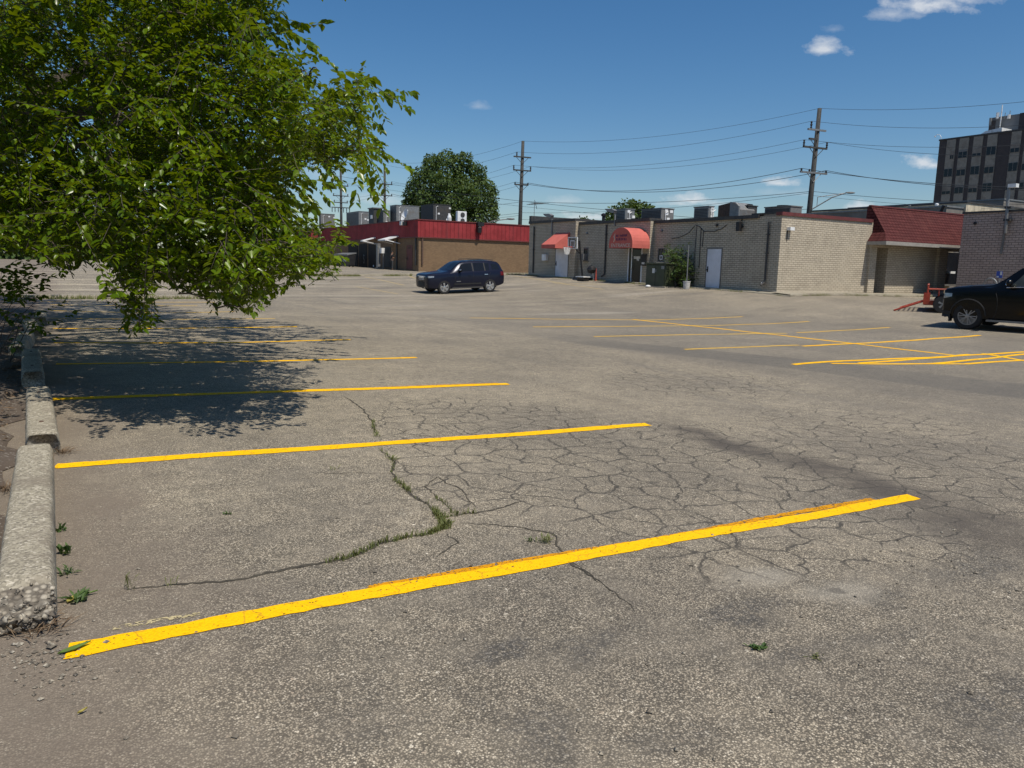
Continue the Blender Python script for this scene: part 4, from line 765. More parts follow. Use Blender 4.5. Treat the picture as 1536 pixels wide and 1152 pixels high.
# big green cabinet (pad-mounted transformer)
g = onG(997.5, 431.5); ga, gbb = g[0], g[1]; b1 = onA(968, 425, ga)[1]; a1 = onB(1012.5, 425, gbb)[0]; zt = onA(997, 394.5, ga)[2]; z_ = g[2]
t = thing('utility_cabinet', 'large olive green electrical cabinet standing before the entrance wall', 'electrical cabinet', (ga, gbb, z_))
bevel(obj('cabinet_body', MB().box(ga, a1, gbb, b1, z_-.1, zt-.08), M['green_box'], t), .03); bevel(obj('lid', MB().box(ga-.05, a1+.05, gbb-.05, b1+.05, zt-.08, zt), M['green_box'], t), .02); bm = (gbb+b1)/2
dr = obj('door', MB().box(ga-.025, ga-.001, gbb+.08, bm-.01, z_+.08, zt-.14).box(ga-.025, ga-.001, bm+.01, b1-.08, z_+.08, zt-.14), M['green_box'], t); obj('warning_label', MB().box(ga-.03, ga-.026, bm+.05, bm+.25, z_+.75, z_+1.0), M['paper'], dr); obj('handle', MB().box(ga-.05, ga-.026, bm-.08, bm-.03, z_+.8, z_+.95), M['grey_metal'], dr)
obj('tag_plate', MB().box(ga-.03, ga-.026, gbb+.1, gbb+.34, zt-.32, zt-.16), M['grey_metal'], t); obj('pad', MB().box(ga-.25, a1+.2, gbb-.25, b1+.25, z_-.1, z_+.06), M['concrete'], t)
# bucket with a post stuck in it
g = onG(1029.5, 433.5); t = thing('bucket', 'pale plastic bucket standing by the bush with a thin post in it', 'bucket', g); obj('pail', MB().lathe([(.155, 0), (.185, .36), (.195, .36), (.195, .40), (.17, .40), (.16, .34)], g, n=16), M['bucket'], t); obj('handle', MB().tube([(g[0]-.02, g[1]+.19*math.cos(k), g[2]+.36-.12*math.sin(k)) for k in np.linspace(0, math.pi, 9)], .008, 5), M['grey_metal'], t)
zt = onA(1029, 368, g[0])[2]; tag(obj('thin_post', MB().tube([(g[0], g[1], g[2]+.1), (g[0]+.01, g[1]+.02, zt)], .028, 8), M['grey_metal'], org=g), 'thin grey post rising out of the pale bucket', 'post')
p = onG(972, 431); tag(obj('litter_bag', MB().sphere((p[0], p[1], p[2]+.06), (.16, .12, .07), 8, 5), M['white_metal'], org=p), 'scrap of white litter at the foot of the green cabinet', 'litter')

# ------------------------------------------------------------------ mauve brick wing at the right, and the roofs behind it
a_ = 40.8; b1 = onA(1437, 400, a_)[1]; zt = onA(1446, 321, a_)[2]
pb = thing('mauve_brick_building', 'mauve painted brick wing with a tall pipe mast, behind the black car', 'building', (a_, b1, .4))
obj('wall', MB().box(a_, 75, 4, b1, -.3, zt), M['pink_brick'], pb); obj('wall_cap', MB().box(a_-.05, 75.05, 3.95, b1+.05, zt, zt+.10), M['dark_metal'], pb)
p0, p1 = onA(1508, 350, a_-.2), onA(1516.5, 281, a_-.2); m = obj('mast', MB().tube([(a_-.2, p0[1], p0[2]), (a_-.2, p1[1]+.1, p1[2])], .075, 8), M['grey_metal'], pb)
obj('bracket', MB().box(a_-.27, a_, p0[1]-.15, p0[1]+.15, p0[2]+.6, p0[2]+.7).box(a_-.27, a_, p0[1]-.15, p0[1]+.15, p0[2]+1.2, p0[2]+1.3), M['dark_metal'], m)
obj('conduit', MB().tube([(a_-.04, p0[1]+.12, p0[2]+.5), (a_-.04, p0[1]+.18, p0[2]-1.0)], .06, 6), M['mid_metal'], pb); obj('lamp_head', MB().box(a_-.32, a_-.05, p1[1]-.28, p1[1]+.1, p1[2]-.02, p1[2]+.16), M['white_metal'], m)
p = onA(1463, 335, a_); obj('wall_vent', MB().lathe([(.08, 0), (.08, -.05), (.05, -.06)], (a_, p[1], p[2]), 'x', 10), M['black_metal'], pb)
def roof_block(name, label, x, yt, a, L, depth, mat, capm=None, zb=0., ext=None):
    b = onA(x, yt, a)[1]; z = onA(x, yt, a)[2]; t = thing(name, label, 'building', (a, b, zb)); obj('wall', MB().box(a, a+depth, b, b+L, zb, z), M[mat], t)
    obj('roof_edge', MB().box(a-.06, a+depth+.06, b-.06, b+L+.06, z, z+.10), M[capm or 'dark_metal'], t); return t
roof_block('parapet_building', 'weathered cream walled building rising just above the mauve wing', 1450, 304.5, 52, 12, 40, 'coping_stone', 'dark_metal')
roof_block('flat_roof_building', 'plain tan flat roofed building between the mauve wing and the office tower', 1506, 299.5, 66, 14, 40, 'grey_siding', 'grey_metal')
rb = roof_block('long_grey_building', 'long grey brown flat building behind the shingled corner canopy', 1420, 310.5, 50, 40, 18, 'grey_siding', 'grey_metal')
p = onA(1429, 322, 49.5); tag(obj('vent_stack', MB().tube([(48, p[1], 3.5), (48, p[1], onA(1429, 322, 48)[2]), (48, p[1]-.25, onA(1436, 307, 48)[2])], .10, 8), M['black_metal'], org=(48, p[1], 3.5)), 'black slanted vent stack beside the ridge of the canopy', 'vent')
p = onA(1405, 309.5, 51); tag(obj('roof_ventilator', MB().lathe([(.09, -.1), (.09, .06), (.12, .07), (.12, .16), (.04, .2)], p, n=12), M['white_metal'], org=p), 'shiny roof ventilator at the foot of the office tower', 'vent')
p = onA(1364, 311.5, 50.6); tag(obj('roof_ventilator', MB().lathe([(.05, -.1), (.05, .1), (.09, .11), (.09, .18)], p, n=10), M['grey_metal'], org=p), 'tiny white vent above the long grey parapet', 'vent')

# ------------------------------------------------------------------ office tower
a_ = 156.8; zt = onA(1409.5, 211.5, a_)[2]; bE = onA(1409.5, 211.5, a_)[1]
tw = thing('office_tower', 'dark brick office tower with pale panel strips and small ribbon windows', 'building', (a_, bE, 1.1))
obj('wall', MB().box(a_, a_+40, bE-34, bE, 0, zt), M['tower_brick'], tw)
def tb(zx): return onA(1400+zx/7.2, 215, a_)[1]
obj('wall_cap', MB().box(a_-.15, a_+40.1, bE-34.1, bE+.1, zt, zt+.3), M['dark_metal'], tw)
cols = [(150,245),(285,385),(435,535),(585,690),(840,945),(985,1085),(1130,1230),(1275,1380)]
for ci, (x0, x1) in enumerate(cols):
    b1, b0 = tb(x0), tb(x1); obj('panel', MB().box(a_-.14, a_-.002, b0, b1, 0, zt-.05), M['tower_panel'], tw)
    for fl in range(8):
        zc = zt-3.15-3.42*fl
        if zc < 2: continue
        kind = (ci*5+fl*3+(ci*fl) % 4) % 4; h = (.75, 1.15, .55, 1.5)[kind]; wl, wr = (b0+.05, b1-.05) if not (ci == 0 and fl == 0) else (b0+.1, b0+.85)
        f = obj('window', MB().box(a_-.20, a_-.142, wl, wr, zc-.75, zc+.85), M['mid_metal' if (ci+fl) % 2 else 'grey_siding'], tw); pn = MB()
        wm = (wl+wr)/2; z0 = zc-.68
        pn.box(a_-.215, a_-.201, wl+.05, wm-.05, z0, z0+h); pn.box(a_-.215, a_-.201, wm+.05, wr-.05, z0, z0+h)
        obj('pane', pn, M['glass'], f)
zp = onA(1486, 177, a_+6)[2]; b1 = onA(1483.5, 190, a_+6)[1]; ph = obj('penthouse', MB().box(a_+6, a_+26, b1-22, b1, zt-.5, zp), M['penthouse'], tw); obj('dark_panel', MB().box(a_+5.9, a_+5.998, b1-20, onA(1528, 190, a_+6)[1], zt-.4, zp+.1).box(a_+5.9, a_+5.998, b1-1.2, b1, zt-.4, zp-.6), M['tower_brick'], ph)
bs1, bs0 = onA(1467, 203, a_+2)[1], onA(1502, 200, a_+2)[1]; zs = onA(1490, 193, a_+2)[2]
obj('white_canopy', MB().extrude([(a_+2, bs1+.4, zt+.2), (a_+2, bs0, zt+.2), (a_+2, bs0, zs), (a_+2, (bs0+bs1)/2+.8, zs-.25)], (5, 0, 0)), M['white_metal'], tw)
for x, y0, y1, r_ in ((1499, 198, 158, .10), (1496, 178, 169, .30), (1513, 178, 172, .3), (1507, 178, 169, .06), (1514, 178, 166, .06), (1485, 188, 177, .25)):
    q0, q1 = onA(x, y0, a_+5.5), onA(x+1, y1, a_+5.5); obj('antenna', MB().tube([q0, (q0[0], q0[1], q1[2])], r_, 8), M['white_metal' if r_ in (.10, .3) else 'grey_metal'], tw)
q = onA(1411, 211, a_-.1); r = [(a_+.2, q[1]+.3*math.cos(k)-.1, 0) for k in (0,)]
obj('gooseneck_lamp', MB().tube([(a_, q[1], zt), (a_, q[1], zt+.7), (a_, q[1]+.35, zt+1.2), (a_, q[1]+.9, zt+1.35), (a_, q[1]+1.25, zt+1.1)], .05, 6).sphere((a_, q[1]+1.3, zt+1.0), .16, 8, 5), M['white_metal'], tw)

# ------------------------------------------------------------------ red-fascia brick building on the left
a_ = 28.8; bF = 63.9; z0 = .5
rbld = thing('red_fascia_building', 'long brown brick building with a ribbed red metal fascia', 'building', (a_, bF, .85))
zt = onA(627.5, 330, a_)[2]; zm = onA(627.5, 355, a_)[2]; bJ = onA(482, 395, a_)[1]; aR = onB(797, 400, bF)[0]+2; aJ = onB(469.5, 342, bJ)[0]
bX = [bF+.3, onA(613.5, 388, a_)[1]]
obj('wall', MB().box(a_, aR, bF, bJ+.5, z0, zm+.3).box(aJ, a_+6, bJ+.5, bJ+48, z0, zm+.3), M['tan_brick'], rbld)
fa = MB(); fa.box(a_-.14, a_, bF-.14, bJ+.36, zm, zt); fa.box(a_, aR+.1, bF-.14, bF, zm-.0, zt); fa.box(aJ-.14, a_-.14, bJ+.36, bJ+.5, zm, zt); fa.box(aJ-.14, aJ, bJ+.5, bJ+48, zm, zt); obj('fascia', fa, M['red_panel'], rbld)
fc = MB(); fc.box(a_-.20, a_+.1, bF-.2, bJ+.3, zt, zt+.08); fc.box(a_+.1, aR+.15, bF-.2, bF+.1, zt, zt+.08); fc.box(aJ-.2, a_-.2, bJ+.3, bJ+.6, zt, zt+.08); fc.box(aJ-.2, aJ+.1, bJ+.6, bJ+48, zt, zt+.08); obj('fascia_cap', fc, M['maroon'], rbld)
fb = MB(); fb.box(a_-.15, a_-.001, bF-.15, bJ+.36, zm-.09, zm-.002); fb.box(a_, aR+.1, bF-.15, bF-.001, zm-.09, zm-.002); obj('fascia_drip', fb, M['maroon'], rbld)
obj('roof', MB().box(a_+.1, aR, bF+.1, bJ+.4, zm+.3, zt-.35).box(aJ+.1, a_+6, bJ+.6, bJ+48, zm+.3, zt-.35), M['membrane'], rbld)
d = slab_door((610.5, 368.5, 618.5, 404.5), a_, rbld, 'red_door', 'narrow dull red door near the corner'); b0, b1, q0, q1 = rectA(612, 370.5, 616, 373, a_); obj('door_plate', MB().box(a_-.03, a_-.021, b0, b1, q0, q1), M['rust'], d)
slab_door((577, 371, 586, 401), a_, rbld, 'dark_metal', 'dark door behind the standing person', knob=False)
for x0, x1 in ((523, 537), (539, 551), (553, 565)):
    b0, b1, q0, q1 = rectA(x0, 366, x1, 399, a_); dd = obj('roll_up_door', MB().box(a_-.05, a_-.002, b0, b1, .7, q1), M['roll_door'], rbld)
    if x0 == 539: lettering('S', 1.3, 'painted_mark', M['grey_metal'], dd, (a_-.055, (b0+b1)/2-.3, q1-2.0), .6)
for x, yt, yb in ((596, 357, 404), (624.5, 357, 398)):
    b = onA(x, 380, a_)[1]; obj('downspout', MB().box(a_-.12, a_, b-.09, b+.09, onA(x, yb, a_)[2], zm-.05), M['dark_metal'], rbld)
aD_ = onB(633, 380, bF)[0]; obj('downspout', MB().box(aD_-.07, aD_+.07, bF-.12, bF-.002, onB(633, 397, bF)[2], zm-.05), M['rust'], rbld)
for x, y, nm in ((603, 334.5, 'flood_lamp'), (607, 335, 'flood_lamp')):
    p = onA(x, y, a_-.3); obj(nm, MB().box(a_-.45, a_-.16, p[1]-.22, p[1]+.22, p[2]-.2, p[2]+.15), M['white_metal' if x == 603 else 'black_metal'], rbld)
p = onB(719, 337, bF-.2); obj('security_camera', MB().box(p[0]-.32, p[0]+.32, bF-.55, bF-.145, p[2]-.15, p[2]+.2).lathe([(.22, -.75), (.25, -.3), (.1, -.12)], (p[0]-.1, bF-.4, p[2]), n=10), M['black_metal'], rbld)
# white door canopies with bracket arms
for x0, x1, y0, y1, lab in ((578.5, 600, 356.5, 365.5, 'bright white door canopy'), (552, 563.5, 358, 364, 'smaller door canopy')):
    b1, b0 = onA(x0, y0, a_-.7)[1], onA(x1, y0, a_-.2)[1]; zc = onA((x0+x1)/2, y0+2, a_)[2]; c = MB(); c.extrude([(a_, b1-.0, zc+.30), (a_-1.5, b1, zc-.12), (a_-1.5, b1, zc-.24), (a_, b1, zc+.2)], (0, -(b1-b0)*.8, 0))
    o = tag(obj('door_canopy', c, M['white_metal'], rbld), lab); obj('bracket', MB().tube([(a_, b1-(b1-b0)*.8, zc-.45), (a_-1.4, b1-(b1-b0)*.8, zc-.2)], .05, 6).tube([(a_, b1-.1, zc-.45), (a_-1.4, b1-.1, zc-.2)], .05, 6), M['white_metal'], o)
# post and meter by the doors, bag, dumpster
g = onA(567.5, 400, a_-.8); z_ = G(a_-.8, g[1]); t = thing('grey_post', 'tall pale grey post in front of the dark doors', 'post', (a_-.8, g[1], z_)); obj('shaft', MB().box(a_-.95, a_-.65, g[1]-.2, g[1]+.2, z_, onA(567.5, 365, a_-.8)[2]), M['grey_metal'], t); obj('foot', MB().box(a_-1.1, a_-.5, g[1]-.35, g[1]+.35, z_-.1, z_+.08), M['concrete'], t)
b0, b1, q0, q1 = rectA(570, 372, 576, 380, a_-.5); t = thing('meter_cabinet', 'small pale meter cabinet on two legs right of the grey post', 'meter', (a_-.5, b0, z_)); obj('cabinet', MB().box(a_-.75, a_-.4, b0, b1, q0, q1), M['white_metal'], t)
for bb in (b0+.08, b1-.08): obj('leg', MB().tube([(a_-.55, bb, z_-.05), (a_-.55, bb, q0)], .05, 6), M['grey_metal'], t)
g = onG(564, 402); tag(obj('refuse_bag', MB().sphere((g[0], g[1], g[2]+.2), (.32, .32, .26), 10, 6).tube([(g[0], g[1], g[2]+.42), (g[0]+.02, g[1], g[2]+.56)], [.06, .1], 8), M['white_metal'], org=g), 'white tied rubbish bag at the foot of the grey post', 'bag')
def dumpster(x0, x1, yt, yb, a, label):
    b1, b0 = onA(x0, (yt+yb)/2, a)[1], onA(x1, (yt+yb)/2, a)[1]; z_ = G(a, b0); q1 = onA((x0+x1)/2, yt, a)[2]; t = thing('dumpster', label, 'dumpster', (a, b0, z_))
    obj('bin', MB().extrude([(a, b0, z_+.15), (a+.6, b0, z_+.15), (a+.75, b0, q1-.25), (a-.15, b0, q1-.42)], (0, b1-b0, 0)), M['black_metal'], t); obj('lid', MB().extrude([(a-.2, b0-.03, q1-.42), (a+.8, b0-.03, q1-.22), (a+.8, b0-.03, q1-.12), (a-.2, b0-.03, q1-.30)], (0, b1-b0+.06, 0)), M['grey_metal'], t)
    obj('notice', MB().box(a-.10, a-.08, b0+.6, b0+1.7, z_+.55, z_+1.3), M['paper'], t)
    for bb in (b0+.2, b1-.2):
        for aa in (a+.12, a+.48): obj('caster', MB().lathe([(.1, -.04), (.1, .04)], (aa, bb, z_+.08), 'y', 10), M['rubber'], t)
dumpster(503, 523.5, 377, 397, 26.8, 'dark rubbish skip with a grey lid under the leaves')
# kerb with weeds between the two lots
g0 = onG(560, 414); bk = g0[1]; rows = []
for a in np.arange(8, 40, .6):
    j = random.uniform(-.05, .05); rows.append([(a, bk-.15+j, G(a, bk)-.02), (a, bk-.12+j, G(a, bk)+.13), (a, bk+.25, G(a, bk)+.14), (a, bk+.3, G(a, bk)-.02)])
tag(obj('far_kerb', MB().grid(rows), M['concrete']), kind='structure')
rows = []
for a in np.arange(-14, 5.5, .5): rows.append([(a, 31.3, G(a, 31.3)-.02), (a, 31.33, G(a, 31.3)+.11), (a, 31.6, G(a, 31.3)+.12), (a, 31.65, G(a, 31.6)-.02)])
tag(obj('near_kerb', MB().grid(rows), M['concrete']), kind='structure')
kp = [[(a, 31.2+random.gauss(0, .1)) for a in np.arange(-14, 5.5, .1)], [(a, bk-.2+random.gauss(0, .12)) for a in np.arange(8, 40, .1) if math.sin(a*1.3)+math.sin(a*.47) > .2], [(a, 23.3+random.gauss(0, .1)) for a in np.arange(29.2, 45, .1) if math.sin(a*2.1) > -.2], [(29.0+random.gauss(0, .08), b) for b in np.arange(23.5, 46, .1) if math.sin(b*1.7) > .0]]
mb = MB()
for k, p in enumerate(kp):
    q = blades([(p, 1)], 1600 if k < 2 else 900, .05, .24 if k < 2 else .16, .06, seed=k); 
    for i in range(0, len(q.v), 5):     # wider blades, as these stand far away
        c = q.v[i]; q.v[i] = (c[0]-.02, c[1]-.01, c[2]); q.v[i+1] = (q.v[i+1][0]+.02, q.v[i+1][1]+.01, q.v[i+1][2])
    mb.add(q.v, q.f)
tag(obj('kerb_weeds', mb, M['grass']), 'weeds growing along the kerbs and wall foot', 'grass', kind='stuff')

# equipment on the red building
zr = zt-.35
ac_box(478.5, 481, 502, 320, 29.2, zr, 'lowest leftmost grey rooftop unit half behind the leaves', 'lines', 'mid_metal')
ac_box(519.5, 538, 553, 316.5, 31, zr, 'two toned rooftop unit behind the far left utility pole', 'lines', 'grey_metal')
ac_box(561, 575, 585, 315, 31.5, zr, 'dark rooftop unit between the slim stack and the dish', 'lines', 'mid_metal')
ac_box(585, 594.5, 629, 307, 32.5, zr, 'largest rooftop unit behind the satellite dish', 'lines', 'grey_metal')
ac_box(631, 650, 676, 305.5, 33.5, zr, 'wide dark rooftop unit between the dish and the white twin fan unit', 'lines', 'dark_metal')
b1, b0 = onA(553, 318, 31)[1], onA(560.5, 318, 31)[1]; q1 = onA(557, 311.5, 31)[2]; t = thing('roof_stack', 'tall slim dark roof stack right of the two toned unit', 'stack', (31, b0, zr)); obj('duct', MB().box(31, 32, b0, b1, zr, q1-.1), M['dark_metal'], t); obj('cap', MB().box(30.9, 32.1, b0-.1, b1+.1, q1-.1, q1), M['grey_metal'], t); obj('clip_light', MB().box(30.9, 30.99, b0+.3, b0+.8, q1-1.2, q1-.8), M['white_metal'], t)
c = onA(612, 322, 30.6); t = thing('satellite_dish', 'round pale satellite dish on the red building roof', 'satellite dish', (c[0], c[1], zr)); D = MB(); rr = .62; rows = []
for i in range(6):
    ri = rr*i/5; rows.append([(c[0]-.15-.25*(ri/rr)**2+.0*k+.35*ri*math.sin(k*math.pi/8)/1., c[1]+ri*math.cos(k*math.pi/8), c[2]+ri*math.sin(k*math.pi/8)) for k in range(17)])
D.grid(rows); obj('reflector', D, M['white_metal'], t, smooth=True); obj('mast', MB().tube([(c[0]+.1, c[1], zr), (c[0]+.0, c[1], c[2])], .05, 8), M['grey_metal'], t); obj('feed_arm', MB().tube([(c[0]-.1, c[1], c[2]-.5), (c[0]-.8, c[1], c[2]-.1)], .025, 6).box(c[0]-.86, c[0]-.76, c[1]-.06, c[1]+.06, c[2]-.12, c[2]+.06), M['grey_metal'], t)
b1, b0 = onB(686.5, 325, bF+1.2)[0], onB(700, 325, bF+1.2)[0]; q0, q1 = zt-.1, onB(693, 317, bF+1.2)[2]; t = thing('twin_fan_unit', 'white twin fan heat pump standing on the red building roof edge', 'heat pump', (b1, bF+1.2, zr)); bevel(obj('cabinet', MB().box(b1, b0, bF+1.2, bF+1.6, q0, q1), M['white_metal'], t), .03); fg = None
for k in (0, 1):
    zc = q0+(q1-q0)*(.27+.46*k); obj('fan_grille', MB().lathe([((q1-q0)*.19, 0), ((q1-q0)*.19, -.03), ((q1-q0)*.03, -.04)], ((b0*.55+b1*.45), bF+1.2, zc), 'y', 16), M['coil'], t)
obj('foot', MB().box(b1+.05, b0-.05, bF+1.25, bF+1.55, zr-.1, q0), M['dark_metal'], t)
p = onB(674, 328, bF+1.); tag(obj('roof_vent', MB().lathe([(.2, -.4), (.2, .1), (.12, .35)], p, n=10), M['white_metal'], org=p), 'small white roof vent left of the twin fan unit', 'vent')

# ------------------------------------------------------------------ utility poles and wires
def pole(x, yt, Y, label, arms, r0=.17, lean=0., lamp=None, grp='utility poles'):
    """arms: (y pixel, half length left, half length right, pins (list of offsets), pin height, brace, pale)"""
    top = onY(x, yt, Y); t = thing('utility_pole', label, 'utility pole', (top.x, top.y, 0), world=True, group=grp); att = {}
    dirv = Vector((.92, .39, 0)).normalized()
    obj('shaft', MB().tube([(top.x-lean*top.z, Y, 0), (top.x, Y, top.z)], [r0*1.25, r0*.8], 12), M['wood_pole'], t, smooth=True)
    for i, (y, l, rr_, pins, ph, brace, pale) in enumerate(arms):
        z = onY(x, y, Y).z; xc = top.x-lean*(top.z-z); mb = MB(); p0 = Vector((xc, Y-.2, z))-dirv*l; p1 = Vector((xc, Y-.2, z))+dirv*rr_; s = .065
        d = p1-p0; n = Vector((-dirv.y, dirv.x, 0)); mb.extrude([p0-n*s-Vector((0,0,s)), p0+n*s-Vector((0,0,s)), p0+n*s+Vector((0,0,s)), p0-n*s+Vector((0,0,s))], d)
        if brace:
            for k in ((-1,) if rr_ < .3 else (-1, 1)): mb.tube([Vector((xc, Y-.2, z-.7)), Vector((xc, Y-.2, z))+dirv*k*.75], .025, 6)
        arm = obj('crossarm', mb, M['grey_metal' if pale else 'wood_pole'], t); att[i] = []
        for o_ in pins:
            b = Vector((xc, Y-.2, z+.06))+dirv*o_; ii = MB()
            if ph > 0: ii.lathe([(.035, 0), (.09, .12*ph), (.05, .3*ph), (.10, .5*ph), (.05, .7*ph), (.09, .85*ph), (.03, ph)], b, n=8)
            else: ii.lathe([(.03, 0), (.08, .25*ph), (.04, .4*ph), (.08, .6*ph), (.04, .75*ph), (.07, ph)], b-Vector((0, 0, .1)), n=8)
            obj('insulator', ii, M['black_metal'], arm); att[i].append(b+Vector((0, 0, ph if ph > 0 else ph-.1)))
    att['top'] = top
    if lamp:
        zl = onY(x, lamp, Y).z; xl = top.x-lean*(top.z-zl); la = obj('street_lamp_arm', MB().tube([(xl, Y, zl-1.4), (xl+1.6, Y-.3, zl-.35), (xl+2.6, Y-.5, zl)], .05, 6).tube([(xl+.5, Y-.1, zl-.35), (xl+2.4, Y-.45, zl-.05)], .03, 6).tube([(xl+.5, Y-.1, zl-.35), (xl+.5, Y-.1, zl-1.1)], .025, 6), M['grey_metal'], t)
        obj('street_lamp_head', MB().sphere((xl+2.85, Y-.55, zl-.01), (.40, .16, .08), 10, 6), M['mid_metal'], la)
    return att
PB = pole(1229.5, 162.5, 62, 'tall weathered utility pole behind the corner building with a street lamp arm', [(196, 1.05, .75, [-.75], .55, False, True), (210, .85, .0, [], .4, True, False), (222.5, 1.35, 1.05, [-1.3, 1.02], .45, True, False), (260, 1.4, 1.3, [-1.3, -.5, 1.2], .2, True, True)], .2, .02, lamp=289)
PA = pole(784.5, 211.5, 84, 'slim utility pole with three crossarms rising between the red and grey buildings', [(236, 1.0, 1.0, [-.65], .42, True, False), (256, 1.0, 1.05, [-.95, 1.0], .42, True, False), (277.5, .8, .8, [-.75, .75], .18, True, False)], .2, .012)
PC = pole(577, 247, 118, 'distant utility pole left of the big round tree', [(276.5, 1.2, 1.2, [-1.1, 1.1], .4, True, False), (293.5, 1.2, 1.2, [-1.1, -.4, 1.1], .25, True, False)], .2)
PD = pole(511, 246, 122, 'most distant utility pole with drooping rows of insulators above the rooftop units', [(279, 1.2, 1.2, [-1.1, 1.1], .3, True, False), (294, 1.2, 1.2, [-1.1, 1.1], .3, True, False), (304, 1.1, 1.1, [-1.0, 1.0], .3, False, False), (311.5, 1.45, 1.45, [-1.35, -.9, -.4, .4, .9, 1.35], -.7, False, False)], .2)
def wire(p, q, sag, label, r=.017, n=22):
    r *= .72
    p, q = Vector(p), Vector(q); pts = [p.lerp(q, i/n)-Vector((0, 0, sag*4*(i/n)*(1-i/n))) for i in range(n+1)]
    o = obj('power_line', MB().tube(pts, r, 5), M['wire'], org=p, rot=0); return tag(o, label, 'power line', 'overhead wires')
def off(x, y, Y): return onY(x, y, Y)
def lev(P, y, x, Y): return onY(x, y, Y)
wire(PA['top'], PB['top'], .9, 'topmost wire between the slim pole and the tall right pole'); wire(PB['top'], off(1700, 132, 45), .5, 'topmost wire running right from the tall pole above the office tower')
wire(PA[0][0], PB[0][0], 1., 'second highest wire between the slim pole and the tall right pole'); wire(PB[0][0], off(1700, 173, 45), .6, 'wire from the pale upper crossarm to the tower top')
wire(PA[1][0], PB[2][0], 1., 'wire joining the left ends of the two middle crossarms'); wire(PB[2][0], off(1700, 204, 46), .6, 'wire from the left arm end towards the roof corner of the tower')
wire(PA[1][1], PB[2][1], 1.1, 'wire joining the right ends of the two middle crossarms'); wire(PB[2][1], off(1700, 226, 44), .6, 'wire from the right arm end just below the tower roof corner')
wire(PA[2][0], PB[3][0], 1.3, 'thick lower wire from the bottom crossarm to the tall pole, rear one', .03); wire(PA[2][1], PB[3][2], 1.3, 'thick lower wire from the bottom crossarm to the tall pole, front one', .03)
wire(PB[3][0], off(1700, 281, 44), .5, 'thick wire running right from the lowest crossarm, upper one', .028); wire(PB[3][2], off(1700, 286, 43), .5, 'thick wire running right from the lowest crossarm, lower one', .028)
for k, (pa, pc, lab) in enumerate([(PA['top'], off(560, 240, 118), 'highest wire leaving the slim pole over the round tree'), (PA[0][0], PC['top'], 'second wire leaving the slim pole over the round tree'), (PA[1][0], PC[0][0], 'left middle crossarm wire running back behind the round tree'), (PA[1][1], PC[0][1], 'right middle crossarm wire running back behind the round tree'), (PA[2][0], PC[1][0], 'left lowest crossarm wire running back behind the round tree'), (PA[2][1], PC[1][2], 'right lowest crossarm wire running back behind the round tree')]): wire(pa, pc, 1.2, lab)
for y0, y1, lab, r_ in [(302, 287, 'telephone cable low between the two poles, upper strand', .028), (319, 289, 'telephone cable low between the two poles, middle strand', .02), (329, 313, 'lowest cable strand just above the grey building roof', .02)]:
    wire(off(781, y0, 84), off(1218, y1, 62), .5, lab, r_)
wire(off(500, 263, 100), off(1214, 339, 66), .6, 'long service wire slanting down from the left tree to the rooftop units, upper', .026); wire(off(500, 272, 100), off(1215, 345, 66), .6, 'long service wire slanting down from the left tree to the rooftop units, lower', .018)
wire(off(1218, 287, 62), off(1700, 308, 46), .3, 'low cable running right of the street lamp arm', .022); wire(off(1217, 293, 62), off(1700, 318, 46), .3, 'lowest thin cable right of the street lamp arm', .014)
for y0, y1, lab in [(303, 312, 'low cable from the slim pole to the white twin fan unit side'), (319.5, 325, 'cable low left of the slim pole above the red fascia'), (323, 330, 'lowest cable left of the slim pole above the red fascia')]: wire(off(781, y0, 84), off(560, y1+8, 120), .3, lab, .022)
wire(PC[0][0], PD[0][0], .6, 'upper wire between the two distant left poles'); wire(PC[1][0], PD[1][0], .6, 'lower wire between the two distant left poles'); wire(PC[1][1], PD[2][0], .6, 'lowest wire between the two distant left poles'); wire(PC[1][2], off(640, 296, 118), .3, 'short wire from the distant pole into the round tree')
p = off(762, 330, 88); tag(obj('street_lamp', MB().tube([(p.x-3, p.y, .5), (p.x-3, p.y, p.z-.6), (p.x-1.5, p.y, p.z-.1), (p.x, p.y, p.z+.1)], .06, 6).sphere((p.x+.3, p.y, p.z+.12), (.5, .2, .12), 8, 5), M['grey_metal'], org=p, rot=0), 'street lamp arm peeking over the red fascia by the slim pole', 'street lamp')

